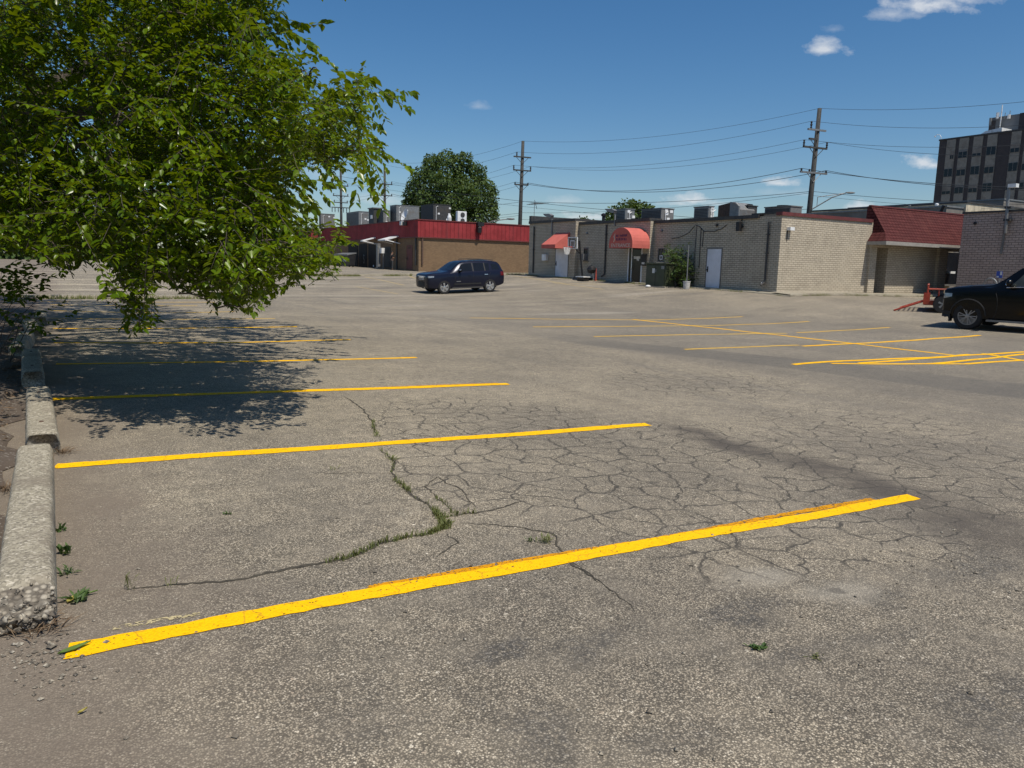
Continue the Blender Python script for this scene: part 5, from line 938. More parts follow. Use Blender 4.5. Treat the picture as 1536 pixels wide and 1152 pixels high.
# ------------------------------------------------------------------ cars
def pchip(xs, ys, q):
    xs = np.array(xs, float); ys = np.array(ys, float); h = np.diff(xs); d = np.diff(ys)/h; m = np.zeros(len(xs)); m[0], m[-1] = d[0], d[-1]
    for i in range(1, len(xs)-1):
        if d[i-1]*d[i] > 0: w1, w2 = 2*h[i]+h[i-1], h[i]+2*h[i-1]; m[i] = (w1+w2)/(w1/d[i-1]+w2/d[i])
    i = np.clip(np.searchsorted(xs, q)-1, 0, len(xs)-2); t = (q-xs[i])/h[i]
    return ys[i]*(2*t**3-3*t**2+1)+m[i]*h[i]*(t**3-2*t**2+t)+ys[i+1]*(-2*t**3+3*t**2)+m[i+1]*h[i]*(t**3-t**2)
class Car:
    KEYS = ('zb', 'zs', 'zte', 'zt', 'wm', 'ws', 'wt')
    def __init__(s, st): s.st = sorted(st); s.xs = [r[0] for r in s.st]
    def at(s, x): return {k: float(pchip(s.xs, [r[i+1] for r in s.st], x)) for i, k in enumerate(s.KEYS)}
    def half(s, x):
        p = s.at(x); zm = p['zb']+.45*(p['zs']-p['zb'])
        return [(0, p['zb']), (p['wm']*.80, p['zb']), (p['wm']*.955, p['zb']+.05), (p['wm']*.985, p['zb']+.16), (p['wm'], zm), (p['wm']*.99, zm+.55*(p['zs']-zm)), (p['ws']+.01, p['zs']-.03), (p['ws']-.015, p['zs']+.02), (p['wt']+.02, p['zte']-.03), (p['wt']-.05, p['zte']+.55*(p['zt']-p['zte'])), (p['wt']*.55, p['zt']-.25*(p['zt']-p['zte'])), (0, p['zt'])]
    def side(s, x, f):
        p = s.at(x); a = (p['ws']-.015, p['zs']+.02); b = (p['wt']+.02, p['zte']-.03); return (a[0]+(b[0]-a[0])*f, a[1]+(b[1]-a[1])*f)
    def ysurf(s, x, z):
        h = s.half(x)
        for (y0, z0), (y1, z1) in zip(h[2:], h[3:]):
            if z0 <= z <= z1 and z1 > z0: return y0+(y1-y0)*(z-z0)/(z1-z0)
        return h[4][0]
    def body(s):
        q = np.unique(np.concatenate([np.linspace(s.xs[0], s.xs[-1], 90), s.xs, np.linspace(s.xs[0], s.xs[0]+.2, 8), np.linspace(s.xs[-1]-.2, s.xs[-1], 8)])); rows = []
        for x in q:
            h = s.half(x); rows.append([(x, y, z) for y, z in h] + [(x, -y, z) for y, z in h[-2:0:-1]])
        n = len(rows[0]); mb = MB(); vs = [p for r_ in rows for p in r_]; mb.add(vs, [(i*n+k, (i+1)*n+k, (i+1)*n+(k+1) % n, i*n+(k+1) % n) for i in range(len(rows)-1) for k in range(n)]); L = len(rows)-1
        mb.f.append(tuple(range(n))); mb.f.append(tuple(range(L*n, L*n+n))[::-1]); return mb
def place_vehicle(t, front, head, track, wb):
    """Stands the vehicle on the ground at its four wheels; front = grid point of the front axle centre, head = heading on the grid."""
    h = np.array(head)/np.linalg.norm(head); l = np.array([-h[1], h[0]]); fr = np.array(front); re = fr-h*wb
    P = lambda q: np.array(ab2w(q[0], q[1], G(*q))); fl, fR, rl, rR = P(fr+l*track/2), P(fr-l*track/2), P(re+l*track/2), P(re-l*track/2)
    X = (fl+fR)/2-(rl+rR)/2; X /= np.linalg.norm(X); Y = (fl+rl)/2-(fR+rR)/2; Y -= X*(X@Y); Y /= np.linalg.norm(Y); Z = np.cross(X, Y); m = Matrix(((X[0], Y[0], Z[0]), (X[1], Y[1], Z[1]), (X[2], Y[2], Z[2]))); t.location = Vector((fl+fR)/2); t.rotation_euler = m.to_euler()
def car_root(name, label, cat): t = thing(name, label, cat, (0, 0, 0), world=True); return t
def wheel(par, x, y, r_, wd, sgn, spokes, rim_r, twin=False, mat='chrome', hubm=None):
    mb = MB(); mb.lathe([(r_*.62, -wd/2), (r_*.93, -wd/2), (r_, -wd*.36), (r_, wd*.36), (r_*.93, wd/2), (rim_r, wd/2), (rim_r*.98, wd*.3), (rim_r*.98, -wd*.3), (r_*.62, -wd*.4)], (x, y, r_), 'y', 36); w = obj('wheel', mb, M['rubber'], par, smooth=False)
    f = MB(); yo = y+sgn*wd*.40; f.lathe([(rim_r, -.012), (rim_r, .012), (rim_r*.9, .012), (rim_r*.88, -.012)], (x, yo, r_), 'y', 32)
    for k in range(spokes):
        an = 2*math.pi*k/spokes+.2
        for d in ((-.17, .17) if twin else (0,)):
            a0, a1 = an+d*.6, an+d; ri, ro = rim_r*.15, rim_r*.92; w0, w1 = (rim_r*.045, rim_r*.05) if twin else (rim_r*.13, rim_r*.20)
            def pt(rr, aa, ww, yy): return (x+rr*math.cos(aa)-ww*math.sin(aa), yy, r_+rr*math.sin(aa)+ww*math.cos(aa))
            f.extrude([pt(ri, a0, -w0, yo), pt(ro, a1, -w1, yo), pt(ro, a1, w1, yo), pt(ri, a0, w0, yo)], (0, sgn*.025, 0))
    f.lathe([(rim_r*.22, -.01), (rim_r*.22, .03), (rim_r*.10, .035)] if sgn > 0 else [(rim_r*.22, .01), (rim_r*.22, -.03), (rim_r*.10, -.035)], (x, yo, r_), 'y', 14)
    obj('rim', f, M[mat], w); obj('brake_disc', MB().lathe([(rim_r*.97, -.01), (rim_r*.97, .01), (.02, .012)], (x, y+sgn*wd*.10, r_), 'y', 24), M['black_metal'], w); return w
def cut_arches(o, xs, r_, ylo, yhi, zc):
    cut = MB()
    for x in xs:
        for s_ in (1, -1): cut.lathe([(r_, 0), (r_, s_*(yhi-ylo))] if s_ > 0 else [(r_, -(yhi-ylo)), (r_, 0)], (x, s_*ylo, zc), 'y', 40)
    c = obj('cutter', cut, M['trim'], o.parent); m = o.modifiers.new('b', 'BOOLEAN'); m.operation = 'DIFFERENCE'; m.object = c; m.solver = 'EXACT'; bpy.context.view_layer.update()
    me = bpy.data.meshes.new_from_object(o.evaluated_get(bpy.context.evaluated_depsgraph_get())); o.modifiers.clear(); o.data = me; bpy.data.objects.remove(c)
    me.polygons.foreach_set('use_smooth', [True]*len(me.polygons))
    try: me.set_sharp_from_angle(angle=rad(38))
    except Exception: pass
def side_glass(car, par, x0, x1, f0, f1, name='side_window', rake0=0., rake1=0., sides=(1, -1), mat='glass', off_=.006):
    for s_ in sides:
        rows = []
        for i in range(9):
            t = i/8; row = []
            for j in range(5):
                f = f0+(f1-f0)*j/4; xa, xb = x0+rake0*j/4, x1+rake1*j/4; x = xa+(xb-xa)*t; y, z = car.side(x, f); row.append((x, s_*(y+off_), z))
            rows.append(row)
        obj(name, MB().grid(rows if s_ > 0 else rows[::-1]), M[mat], par)
def screen(car, par, x0, x1, name, k=.97, off_=.008):
    rows = []
    for i in range(9):
        x = x0+(x1-x0)*i/8; h = car.half(x); row = []
        for s_ in (-1, 1):
            pts = [(h[9][0]*k+.03, h[9][1]), (h[10][0], h[10][1]), (0, h[11][1])]; row += [(x, s_*y, z+off_) for y, z in (pts if s_ < 0 else pts[1::-1])] if s_ < 0 else [(x, y, z+off_) for y, z in pts[1::-1]]
        rows.append(row)
    obj(name, MB().grid(rows), M['glass'], par)
def seam(car, par, x, z0, z1, sides=(1, -1), bend=0.):
    for s_ in sides:
        mb = MB(); pts = []
        for i in range(10):
            z = z0+(z1-z0)*i/9; xx = x+bend*(i/9-.5)**2; pts.append((xx, s_*(car.ysurf(xx, z)+.001), z))
        obj('door_seam', mb.tube(pts, .007, 5), M['trim'], par)
def patch(car, par, name, mat, x0, x1, z0, z1, sides=(1, -1), off_=.008, n=6, taper=0., kids=None):
    out = []
    for s_ in sides:
        rows = []
        for i in range(n+1):
            x = x0+(x1-x0)*i/n; tz = taper*i/n; rows.append([(x, s_*(car.ysurf(x, z0+tz+(z1-z0-tz)*j/3)+off_), z0+tz+(z1-z0-tz)*j/3) for j in range(4)])
        out.append(obj(name, MB().grid(rows if s_ > 0 else rows[::-1]), M[mat], par))
    return out
# the dark blue SUV
c = car_root('compact_suv', 'dark navy compact suv with silver wheels parked in front of the red fascia building', 'car'); A = Car([
 (.88,.42,.80,.84,.86,.58,.56,.50),(.86,.33,.88,.92,.94,.74,.70,.60),(.78,.28,.94,.98,1.00,.83,.79,.68),(.5,.25,.98,1.02,1.045,.89,.85,.74),(0,.24,1.0,1.06,1.085,.905,.87,.76),(-.30,.24,1.03,1.095,1.125,.905,.875,.76),
 (-.42,.24,1.035,1.15,1.19,.905,.875,.74),(-1.05,.24,1.05,1.53,1.585,.905,.87,.61),(-1.25,.24,1.055,1.575,1.63,.905,.87,.60),(-1.9,.24,1.06,1.60,1.66,.905,.87,.60),(-2.6,.25,1.08,1.585,1.65,.905,.865,.59),(-3.1,.29,1.10,1.54,1.60,.89,.84,.57),
 (-3.32,.33,1.10,1.43,1.47,.87,.82,.58),(-3.47,.38,1.07,1.13,1.17,.84,.79,.68),(-3.55,.44,.92,.96,.98,.76,.72,.62),(-3.57,.52,.82,.85,.87,.66,.62,.55)])
body = obj('body', A.body(), M['navy'], c); cut_arches(body, (0, -2.635), .415, .60, 1.1, .35)
obj('underbody', MB().box(-3.2, .6, -.55, .55, .22, .5), M['trim'], c)
for x in (0, -2.635):
    for s_ in (1, -1): wheel(c, x, s_*.80, .345, .215, s_, 5, .235)
screen(A, c, -.44, -1.03, 'windscreen'); screen(A, c, -3.44, -3.18, 'rear_window')
side_glass(A, c, -.70, -1.62, .10, .90, rake0=-.34); side_glass(A, c, -1.74, -2.34, .10, .90); side_glass(A, c, -2.40, -2.62, .10, .88, name='quarter_window', rake1=-.04); side_glass(A, c, -2.80, -3.24, .16, .82, name='cargo_window', rake1=.05)
for x in (-1.68, -2.37): side_glass(A, c, x+.035, x-.035, .06, .92, name='door_pillar', mat='trim', off_=.004)
for x, b in ((-.62, .2), (-1.68, .0), (-2.55, -.5)): seam(A, c, x, .32, 1.03, bend=b)
patch(A, c, 'door_handle', 'navy', -1.36, -1.56, .90, .935, off_=.03, n=3); patch(A, c, 'door_handle', 'chrome', -2.30, -2.50, .92, .955, off_=.03, n=3); patch(A, c, 'side_moulding', 'trim', -.55, -2.1, .45, .52, off_=.012); patch(A, c, 'rocker_panel', 'trim', -.45, -2.2, .25, .34, off_=.010)
patch(A, c, 'badge', 'grey_metal', -.68, -.92, .60, .63, off_=.006, n=2)
hl = patch(A, c, 'headlight', 'lamp', .84, .56, .82, .92, off_=.010, taper=.03); patch(A, c, 'tail_light', 'tail', -3.50, -3.28, .86, 1.06, off_=.010)
fx = lambda y, z: .90-.10*(abs(y)/.75)**2-.05*max(0, z-.75)
g = MB()
for k in range(7): y = -.42+.14*k; g.box(fx(y, .8)-.05, fx(y, .8)+.012, y-.048, y+.048, .715, .885)
gr = obj('grille', g, M['white_metal'], c); g = MB()
for k in range(7): y = -.42+.14*k; g.box(fx(y, .8)-.03, fx(y, .8)+.016, y-.030, y+.030, .735, .865)
obj('grille_slot', g, M['black_metal'], gr); bp = MB()
rows = [[(fx(y, .5)+.012, y, z) for z in (.36, .45, .55, .62)] for y in np.linspace(-.62, .62, 13)]; obj('bumper_trim', bp.grid(rows), M['trim'], c)
for s_ in (1, -1):
    obj('fog_lamp', MB().lathe([(.05, 0), (.05, .03), (.03, .035)], (fx(.58, .5), s_*.58, .50), 'x', 12), M['lamp'], c)
    y, z = A.side(-.92, .12); m = obj('side_mirror', MB().sphere((-.90, s_*(y+.13), z+.06), (.07, .12, .085), 12, 8).tube([(-.92, s_*y, z+.0), (-.91, s_*(y+.08), z+.02)], .025, 6), M['black_paint'], c, smooth=True); obj('mirror_glint', MB().sphere((-.875, s_*(y+.13), z+.075), (.055, .10, .055), 10, 6), M['chrome'], m)
    h0 = [(x, s_*(A.at(x)['wt']-.04), A.at(x)['zt']+.03) for x in np.linspace(-1.5, -3.0, 8)]; obj('roof_rail', MB().tube(h0, .018, 6), M['trim'], c)
    pa = [A.side(x, f) for x, f in ((-.68, .05), (-.80, .3), (-.95, .6), (-1.1, .95))]; 
obj('tow_hook', MB().box(.80, .89, .35, .40, .30, .36), M['chrome'], c)
place_vehicle(c, (16.45, 33.48+.78), (-1, .02), 1.58, 2.635); c.scale = (.95,)*3
# the big black SUV at the right edge
c = car_root('large_suv', 'big glossy black suv cut off by the right edge of the view', 'car'); B = Car([(0.8, 0.55, 1.097, 1.13, 1.152, 0.74, 0.72, 0.66), (0.78, 0.4, 1.163, 1.196, 1.218, 0.88, 0.85, 0.78), (0.66, 0.34, 1.207, 1.24, 1.262, 0.95, 0.91, 0.82), (0.38, 0.32, 1.24, 1.273, 1.317, 1.0, 0.95, 0.84), (0, 0.31, 1.262, 1.305, 1.36, 1.015, 0.965, 0.86), (-0.55, 0.31, 1.283, 1.35, 1.415, 1.015, 0.97, 0.86), (-0.68, 0.31, 1.29, 1.404, 1.471, 1.015, 0.97, 0.85), (-1.45, 0.31, 1.305, 1.953, 2.03, 1.015, 0.965, 0.72), (-1.65, 0.31, 1.311, 2.008, 2.084, 1.015, 0.965, 0.71), (-2.4, 0.31, 1.317, 2.04, 2.123, 1.015, 0.965, 0.71), (-3.3, 0.32, 1.328, 2.03, 2.117, 1.01, 0.96, 0.71), (-4.0, 0.36, 1.338, 1.975, 2.062, 1.0, 0.95, 0.7), (-4.22, 0.4, 1.328, 1.843, 1.909, 0.98, 0.93, 0.72), (-4.34, 0.44, 1.229, 1.317, 1.36, 0.94, 0.9, 0.8), (-4.38, 0.52, 1.097, 1.141, 1.163, 0.86, 0.82, 0.74)])
body = obj('body', B.body(), M['black_paint'], c); cut_arches(body, (0, -3.11), .49, .68, 1.25, .43)
obj('underbody', MB().box(-4.0, .7, -.6, .6, .28, .6), M['trim'], c)
for x in (0, -3.11):
    pass
M['alloy'] = plain('dark_silver_alloy', (.30,.30,.31), .4, .5, var=.1)
for x in (0, -3.11):
    for s_ in (1, -1): wheel(c, x, s_*.87, .42, .28, s_, 6, .285, twin=True, mat='alloy')
M['cabin'] = plain('tinted_cabin_glass', (.045,.05,.045), .1, var=.3, scale=3)
screen(B, c, -.70, -1.42, 'windscreen'); screen(B, c, -4.32, -4.10, 'rear_window')
side_glass(B, c, -1.02, -1.95, .10, .90, rake0=-.42, mat='cabin'); side_glass(B, c, -2.06, -2.90, .10, .90); side_glass(B, c, -3.02, -3.95, .12, .86, name='cargo_window')
for s_ in (1, -1):
    rows = [(x, s_*(B.side(x, .06)[0]+.012), B.side(x, .06)[1]) for x in np.linspace(-.98, -4.0, 14)]; obj('belt_trim', MB().tube(rows, .014, 6), M['chrome'], c)
    obj('running_board', MB().box(-.55, -2.6, s_*.90, s_*1.06, .29, .345), M['grey_metal'], c); y, z = B.side(-1.2, .12); m = obj('side_mirror', MB().sphere((-1.10, s_*(y+.20), z+.10), (.09, .15, .12), 12, 8).tube([(-1.13, s_*(y-.02), z), (-1.11, s_*(y+.12), z+.04)], .035, 6), M['black_paint'], c, smooth=True); obj('mirror_cap', MB().sphere((-1.07, s_*(y+.2), z+.06), (.075, .13, .045), 10, 6), M['chrome'], m)
    fl = []
    for k in range(13): an = math.pi*(.02+.96*k/12); xx, zz = .51*math.cos(an), .43+.51*math.sin(an); fl.append((xx, s_*(B.ysurf(xx, min(1.1, max(.34, zz)))+.004), zz))
    obj('arch_flare', MB().tube(fl, .022, 6), M['trim'], c); obj('arch_flare', MB().tube([(x-3.11, y, z) for x, y, z in fl], .022, 6), M['trim'], c)
for x, b in ((-.80, .3), (-2.0, .0), (-2.98, -.4)): seam(B, c, x, .40, 1.16, bend=b)
patch(B, c, 'door_handle', 'chrome', -1.62, -1.86, 1.03, 1.065, off_=.035, n=3); patch(B, c, 'door_handle', 'chrome', -2.62, -2.86, 1.03, 1.065, off_=.035, n=3)
patch(B, c, 'headlight', 'lamp', .775, .50, .93, 1.10, off_=.012, taper=.07); patch(B, c, 'tail_light', 'tail', -4.33, -4.15, .95, 1.3, off_=.010); patch(B, c, 'bumper_trim', 'trim', .78, .52, .36, .55, off_=.012)
rows = [[(.805-.09*(abs(y)/.8)**2, y, z) for z in (.66, .8, .95, 1.0)] for y in np.linspace(-.62, .62, 11)]; gr = obj('grille', MB().grid(rows), M['black_metal'], c)
for z in (.72, .82, .92): obj('grille_bar', MB().tube([(.825-.09*(abs(y)/.8)**2, y, z) for y in np.linspace(-.6, .6, 9)], .018, 6), M['chrome'], gr)
obj('front_splitter', MB().extrude([(.72, -.85, .33), (.82, -.60, .36), (.82, .60, .36), (.72, .85, .33)], (0, 0, .12)), M['trim'], c)
for s_ in (1, -1): obj('mud_flap', MB().box(.50, .54, s_*.80, s_*1.0, .22, .42), M['trim'], c)
hv = np.array([-.15, .989]); lf = np.array([-hv[1], hv[0]]); gq = np.array(onG(1450, 494)[:2]); place_vehicle(c, gq-lf*.93, hv, 1.74, 3.11)

# ------------------------------------------------------------------ red trailer with its ramp down, sign and hoop behind the black car
gr_ = np.array(onG(1341, 466.5)[:2]); wq = np.array(onG(1419, 468.5)[:2]); hd = np.array([.50, -.866]); ln = np.array([-hd[1], hd[0]])   # local x runs from the ramp towards the drawbar
t = thing('utility_trailer', 'low red utility trailer with its mesh ramp folded down', 'trailer', (0, 0, 0), world=True)
Ww = 1.7; hx = .98; dz = .42; Lb = 3.2
rp = MB()
for s_ in (0, Ww): rp.tube([(0, s_, .03), (hx, s_, dz)], .035, 6)
for k in range(6): f = k/5; rp.tube([(hx*f, 0, .03+(dz-.03)*f), (hx*f, Ww, .03+(dz-.03)*f)], .022, 6)
for k in range(14): rp.tube([(0, Ww*k/13, .03), (hx, Ww*k/13, dz)], .008, 4)
obj('ramp', rp, M['trailer'], t); obj('deck', MB().box(hx, hx+Lb, 0, Ww, dz-.05, dz+.02), M['rust'], t); fm = MB()
for s_ in (0, Ww): fm.box(hx, hx+Lb, s_-.04, s_+.04, dz-.14, dz+.03)
for x in (hx+.04, hx+Lb-.04): fm.box(x-.04, x+.04, .041, Ww-.041, dz-.14, dz+.025)
obj('frame', fm, M['trailer'], t)
for s_ in (0, Ww):
    rl = MB(); rl.tube([(hx+.1, s_, dz+.46), (hx+Lb-.05, s_, dz+.46)], .028, 6); rl.tube([(hx+.1, s_, dz), (hx+.1, s_, dz+.6)], .035, 6).sphere((hx+.1, s_, dz+.62), .045, 8, 5)
    for x in (hx+.48, hx+1.6, hx+2.4, hx+Lb-.05): rl.tube([(x, s_, dz), (x, s_, dz+.46)], .025, 6)
    rl.box(hx-.02, hx+.2, s_-.06, s_+.06, dz-.1, dz+.3); obj('side_rail', rl, M['trailer'], t)
    fd = MB(); sg = -1 if s_ == 0 else 1; yy = s_+sg*.17; rows = [[(hx+.66+.44*math.cos(an), yy-.13, .36+.42*math.sin(an)), (hx+.66+.44*math.cos(an), yy+.13, .36+.42*math.sin(an))] for an in np.linspace(.15, math.pi-.15, 12)]; obj('fender', fd.grid(rows), M['black_metal'], t); wheel(t, hx+.66, yy, .34, .2, sg, 5, .19, mat='grey_metal')
obj('drawbar', MB().tube([(hx+Lb, .2, dz-.1), (hx+Lb+1.2, Ww/2, dz-.08)], .04, 6).tube([(hx+Lb, Ww-.2, dz-.1), (hx+Lb+1.2, Ww/2, dz-.08)], .04, 6), M['trailer'], t)
obj('load_cover', MB().extrude([(hx+1.4, .15, dz+.02), (hx+3.0, .15, dz+.02), (hx+2.9, .15, dz+.56), (hx+2.2, .15, dz+.66), (hx+1.6, .15, dz+.5)], (0, Ww-.3, 0)), M['trailer'], t)
og = gr_; zg = G(*og); t.location = ab2w(og[0], og[1], zg); t.rotation_euler = (0, 0, TH+math.atan2(hd[1], hd[0]))
# little sign on a post, and the bent hoop next to it
ps = onA(1500, 412, 35.5); z_ = G(35.5, ps[1]); t = thing('small_sign', 'small blue and white sign on a thin post seen above the black bonnet', 'sign', (35.5, ps[1], z_)); obj('post', MB().tube([(35.5, ps[1], z_), (35.5, ps[1], ps[2]+.15)], .03, 8), M['grey_metal'], t)
pl = obj('sign_plate', MB().box(35.44, 35.46, ps[1]-.12, ps[1]+.12, ps[2]-.14, ps[2]+.15), M['blue_sign'], t); obj('white_mark', MB().box(35.432, 35.438, ps[1]-.10, ps[1]-.03, ps[2]-.02, ps[2]+.13).box(35.432, 35.438, ps[1]+.01, ps[1]+.10, ps[2]-.12, ps[2]-.06), M['paper'], pl)
q0, q1 = onA(1475, 424, 35.2), onA(1496, 424, 35.2); bm, hw = (q0[1]+q1[1])/2, abs(q0[1]-q1[1])/2; z_ = G(35.2, bm); zt_ = onA(1486, 417.5, 35.2)[2]
tag(obj('bent_hoop', MB().tube([(35.2, bm+hw, z_)]+[(35.2, bm+hw*math.cos(k), zt_-.35+.35*math.sin(k)) for k in np.linspace(0, math.pi, 12)]+[(35.2, bm-hw, z_)], .035, 8), M['grey_metal'], org=(35.2, bm, z_)), 'grey bent tube hoop rising behind the black bonnet, left of the small sign', 'hoop')

# ------------------------------------------------------------------ the man by the red door
def skin_mesh(name, chains, mat, par, sub=1):
    """chains: lists of (point, radius); points that coincide are shared, so limbs grow out of one another."""
    vs = []; rs = []; es = []; idx = {}
    for ch in chains:
        prev = None
        for p, r_ in ch:
            k = tuple(round(q, 4) for q in p)
            if k not in idx: idx[k] = len(vs); vs.append(p); rs.append(r_)
            if prev is not None: es.append((prev, idx[k]))
            prev = idx[k]
    me = bpy.data.meshes.new(name); me.from_pydata(vs, es, []); o = bpy.data.objects.new(name, me); COL.objects.link(o); o.parent = par; ORG[o.name] = Vector((0, 0, 0)); me.materials.append(M[mat])
    o.modifiers.new('s', 'SKIN')
    for d, r_ in zip(me.skin_vertices[0].data, rs): d.radius = (r_, r_) if not isinstance(r_, tuple) else r_
    me.skin_vertices[0].data[0].use_root = True; s_ = o.modifiers.new('sub', 'SUBSURF'); s_.levels = s_.render_levels = sub; return o
pp = onA(588, 402, 27.9); t = thing('person', 'person in black top and dark trousers standing by the doors holding something up', 'person', (27.9, pp[1], G(27.9, pp[1])), rot=TH+rad(90))
# local: faces -y, x to its left
hip = (0, 0, .93); chest = (0, .01, 1.30); neck = (0, 0, 1.49); head = (0, -.02, 1.64)
body = skin_mesh('body', [[(hip, .14), ((0, 0, 1.1), .13), (chest, .15), (neck, .055), ((0, -.015, 1.56), .075), (head, .095), ((0, -.01, 1.73), .06)],
 [(hip, .14), ((.10, 0, .86), .085), ((.11, -.02, .48), .058), ((.115, .02, .09), .042), ((.12, -.12, .04), .035)], [(hip, .14), ((-.10, 0, .86), .085), ((-.11, -.01, .48), .058), ((-.115, .03, .09), .042), ((-.12, -.11, .04), .035)],
 [(chest, .15), ((.19, .01, 1.40), .055), ((.24, .02, 1.13), .040), ((.10, -.22, 1.16), .030), ((.06, -.28, 1.20), .028)], [(chest, .15), ((-.19, .01, 1.40), .055), ((-.25, .02, 1.13), .040), ((-.12, -.22, 1.14), .030), ((-.06, -.28, 1.18), .028)]], 'skin', t, 2)
skin_mesh('shirt', [[((0, 0, .90), .155), ((0, 0, 1.1), .15), ((0, .01, 1.3), .17), ((0, 0, 1.45), .08)], [((0, .01, 1.3), .17), ((.19, .01, 1.40), .075), ((.235, .02, 1.18), .062)], [((0, .01, 1.3), .17), ((-.19, .01, 1.40), .075), ((-.245, .02, 1.18), .062)]], 'black_cloth', t)
skin_mesh('trousers', [[((0, 0, .98), .15), ((.10, 0, .84), .10), ((.11, -.02, .48), .075), ((.115, .02, .08), .062)], [((0, 0, .98), .15), ((-.10, 0, .84), .10), ((-.11, -.01, .48), .075), ((-.115, .03, .08), .062)]], 'grey_cloth', t)
obj_ = MB().sphere((0, .012, 1.70), (.098, .108, .085), 12, 8); ORG[t.name] = Vector((0, 0, 0)); obj('hair', obj_, M['hair'], t, smooth=True)
obj('nose', MB().tube([(0, -.10, 1.665), (0, -.128, 1.63), (0, -.105, 1.622)], [.008, .014, .010], 6), M['skin'], t)
for s_ in (1, -1):
    obj('eye', MB().sphere((s_*.033, -.104, 1.672), .010, 6, 4), M['black_cloth'], t); obj('ear', MB().sphere((s_*.095, -.005, 1.65), (.012, .022, .03), 6, 4), M['skin'], t)
    obj('shoe', MB().sphere((s_*.12, -.06, .04), (.05, .14, .045), 10, 6), M['black_cloth'], t)
    for k in range(5): ang = (-.5+.25*k); L = (.045, .075, .08, .075, .06)[k]; p0 = Vector((s_*.06-s_*.012*k+.03*s_, -.29, 1.20+.008*k)); obj('finger', MB().tube([p0, p0+Vector((-s_*.02, -L*.7, .015+.01*ang)), p0+Vector((-s_*.035, -L*.75, .045))], [.010, .009, .007], 5), M['skin'], t)
ph = tag(obj('held_item', MB().box(-.05, .05, -.37, -.35, 1.17, 1.33), M['black_metal'], rot=0), 'small dark object held up by the person in black', 'phone'); ph.location = t.location; ph.rotation_euler = t.rotation_euler

# ------------------------------------------------------------------ trees
LEAF = np.array([(0,0,0),(.30,-.46,.07),(.30,.46,.07),(.42,0,-.02),(.68,-.36,.05),(.68,.36,.05),(1.,0,-.10)])
LTRI = np.array([(0,3,1),(0,2,3),(3,4,1),(3,2,5),(3,6,4),(3,5,6)])
def leaf_mesh(name, pos, tang, nrm, size, width, mat, parent, org):
    """One mesh of many small folded leaves: pos, tang (towards the tip), nrm (upper side) are n x 3."""
    t = tang/np.linalg.norm(tang, axis=1, keepdims=True); nrm = nrm-t*(nrm*t).sum(1, keepdims=True); nn = nrm/np.maximum(1e-6, np.linalg.norm(nrm, axis=1, keepdims=True)); s = np.cross(nn, t); n = len(pos)
    V = pos[:, None]-np.array(org)[None, None] + size[:, None, None]*(LEAF[None, :, 0:1]*t[:, None] + LEAF[None, :, 1:2]*width*s[:, None] + LEAF[None, :, 2:3]*nn[:, None])
    T = (LTRI[None]+np.arange(n)[:, None, None]*7).reshape(-1, 3); me = bpy.data.meshes.new(name); me.vertices.add(n*7); me.vertices.foreach_set('co', V.astype(np.float32).ravel()); m = len(T)
    me.loops.add(m*3); me.loops.foreach_set('vertex_index', T.astype(np.int32).ravel()); me.polygons.add(m); me.polygons.foreach_set('loop_start', np.arange(0, m*3, 3, dtype=np.int32)); me.polygons.foreach_set('loop_total', np.full(m, 3, np.int32)); me.update(calc_edges=True); me.materials.append(mat)
    o = bpy.data.objects.new(name, me); COL.objects.link(o)
    if parent: o.parent = parent
    ORG[o.name] = Vector(org); return o
def rnd_unit(n): v = RNG.normal(size=(n, 3)); return v/np.linalg.norm(v, axis=1, keepdims=True)
def sprays(starts, dirs, lens, gap=.034, size=.095, droop=.14):
    """Twigs that droop under their own weight, with leaves set along both sides and hanging."""
    P = []; Tn = []; Nn = []; Sz = []; tw = []
    for p, d, L in zip(starts, dirs, lens):
        d = d/np.linalg.norm(d); n = max(4, int(L/gap)); q = p.copy(); path = [q.copy()]; side0 = RNG.uniform(0, 6.28)
        for i in range(n):
            d = d+np.array([0, 0, -droop*gap*2.2])+RNG.normal(size=3)*.06; d /= np.linalg.norm(d); q = q+d*gap; path.append(q.copy())
            h = np.cross(d, [0, 0, 1.]); h /= max(1e-4, np.linalg.norm(h)); sgn = 1 if i % 2 else -1
            for rep in range(1 if i < n-2 else 2):
                lt = h*sgn*RNG.uniform(.5, 1.1)+d*RNG.uniform(.3, .9)+np.array([0, 0, -RNG.uniform(-.1, .8)]); P.append(q+lt*.012); Tn.append(lt); Nn.append(np.array([0, 0, 1.])+h*sgn*.35+RNG.normal(size=3)*.38); Sz.append(size*RNG.uniform(.5, 1.3)*(.65 if i < 2 else 1)); sgn = -sgn
        tw.append(path[::3]+[path[-1]])
    return np.array(P), np.array(Tn), np.array(Nn), np.array(Sz), tw
def in_poly(px, py, poly):
    c = np.zeros(len(px), bool); n = len(poly)
    for i in range(n):
        (x0, y0), (x1, y1) = poly[i], poly[(i+1) % n]
        hit = ((y0 > py) != (y1 > py)) & (px < (x1-x0)*(py-y0)/(y1-y0+1e-9)+x0); c ^= hit
    return c
def project(Pw):
    v = Pw-np.array([0, 0, CH]); w = v @ _F; return 768+FPX*(v @ _R)/w, 576-FPX*(v @ _U)/w
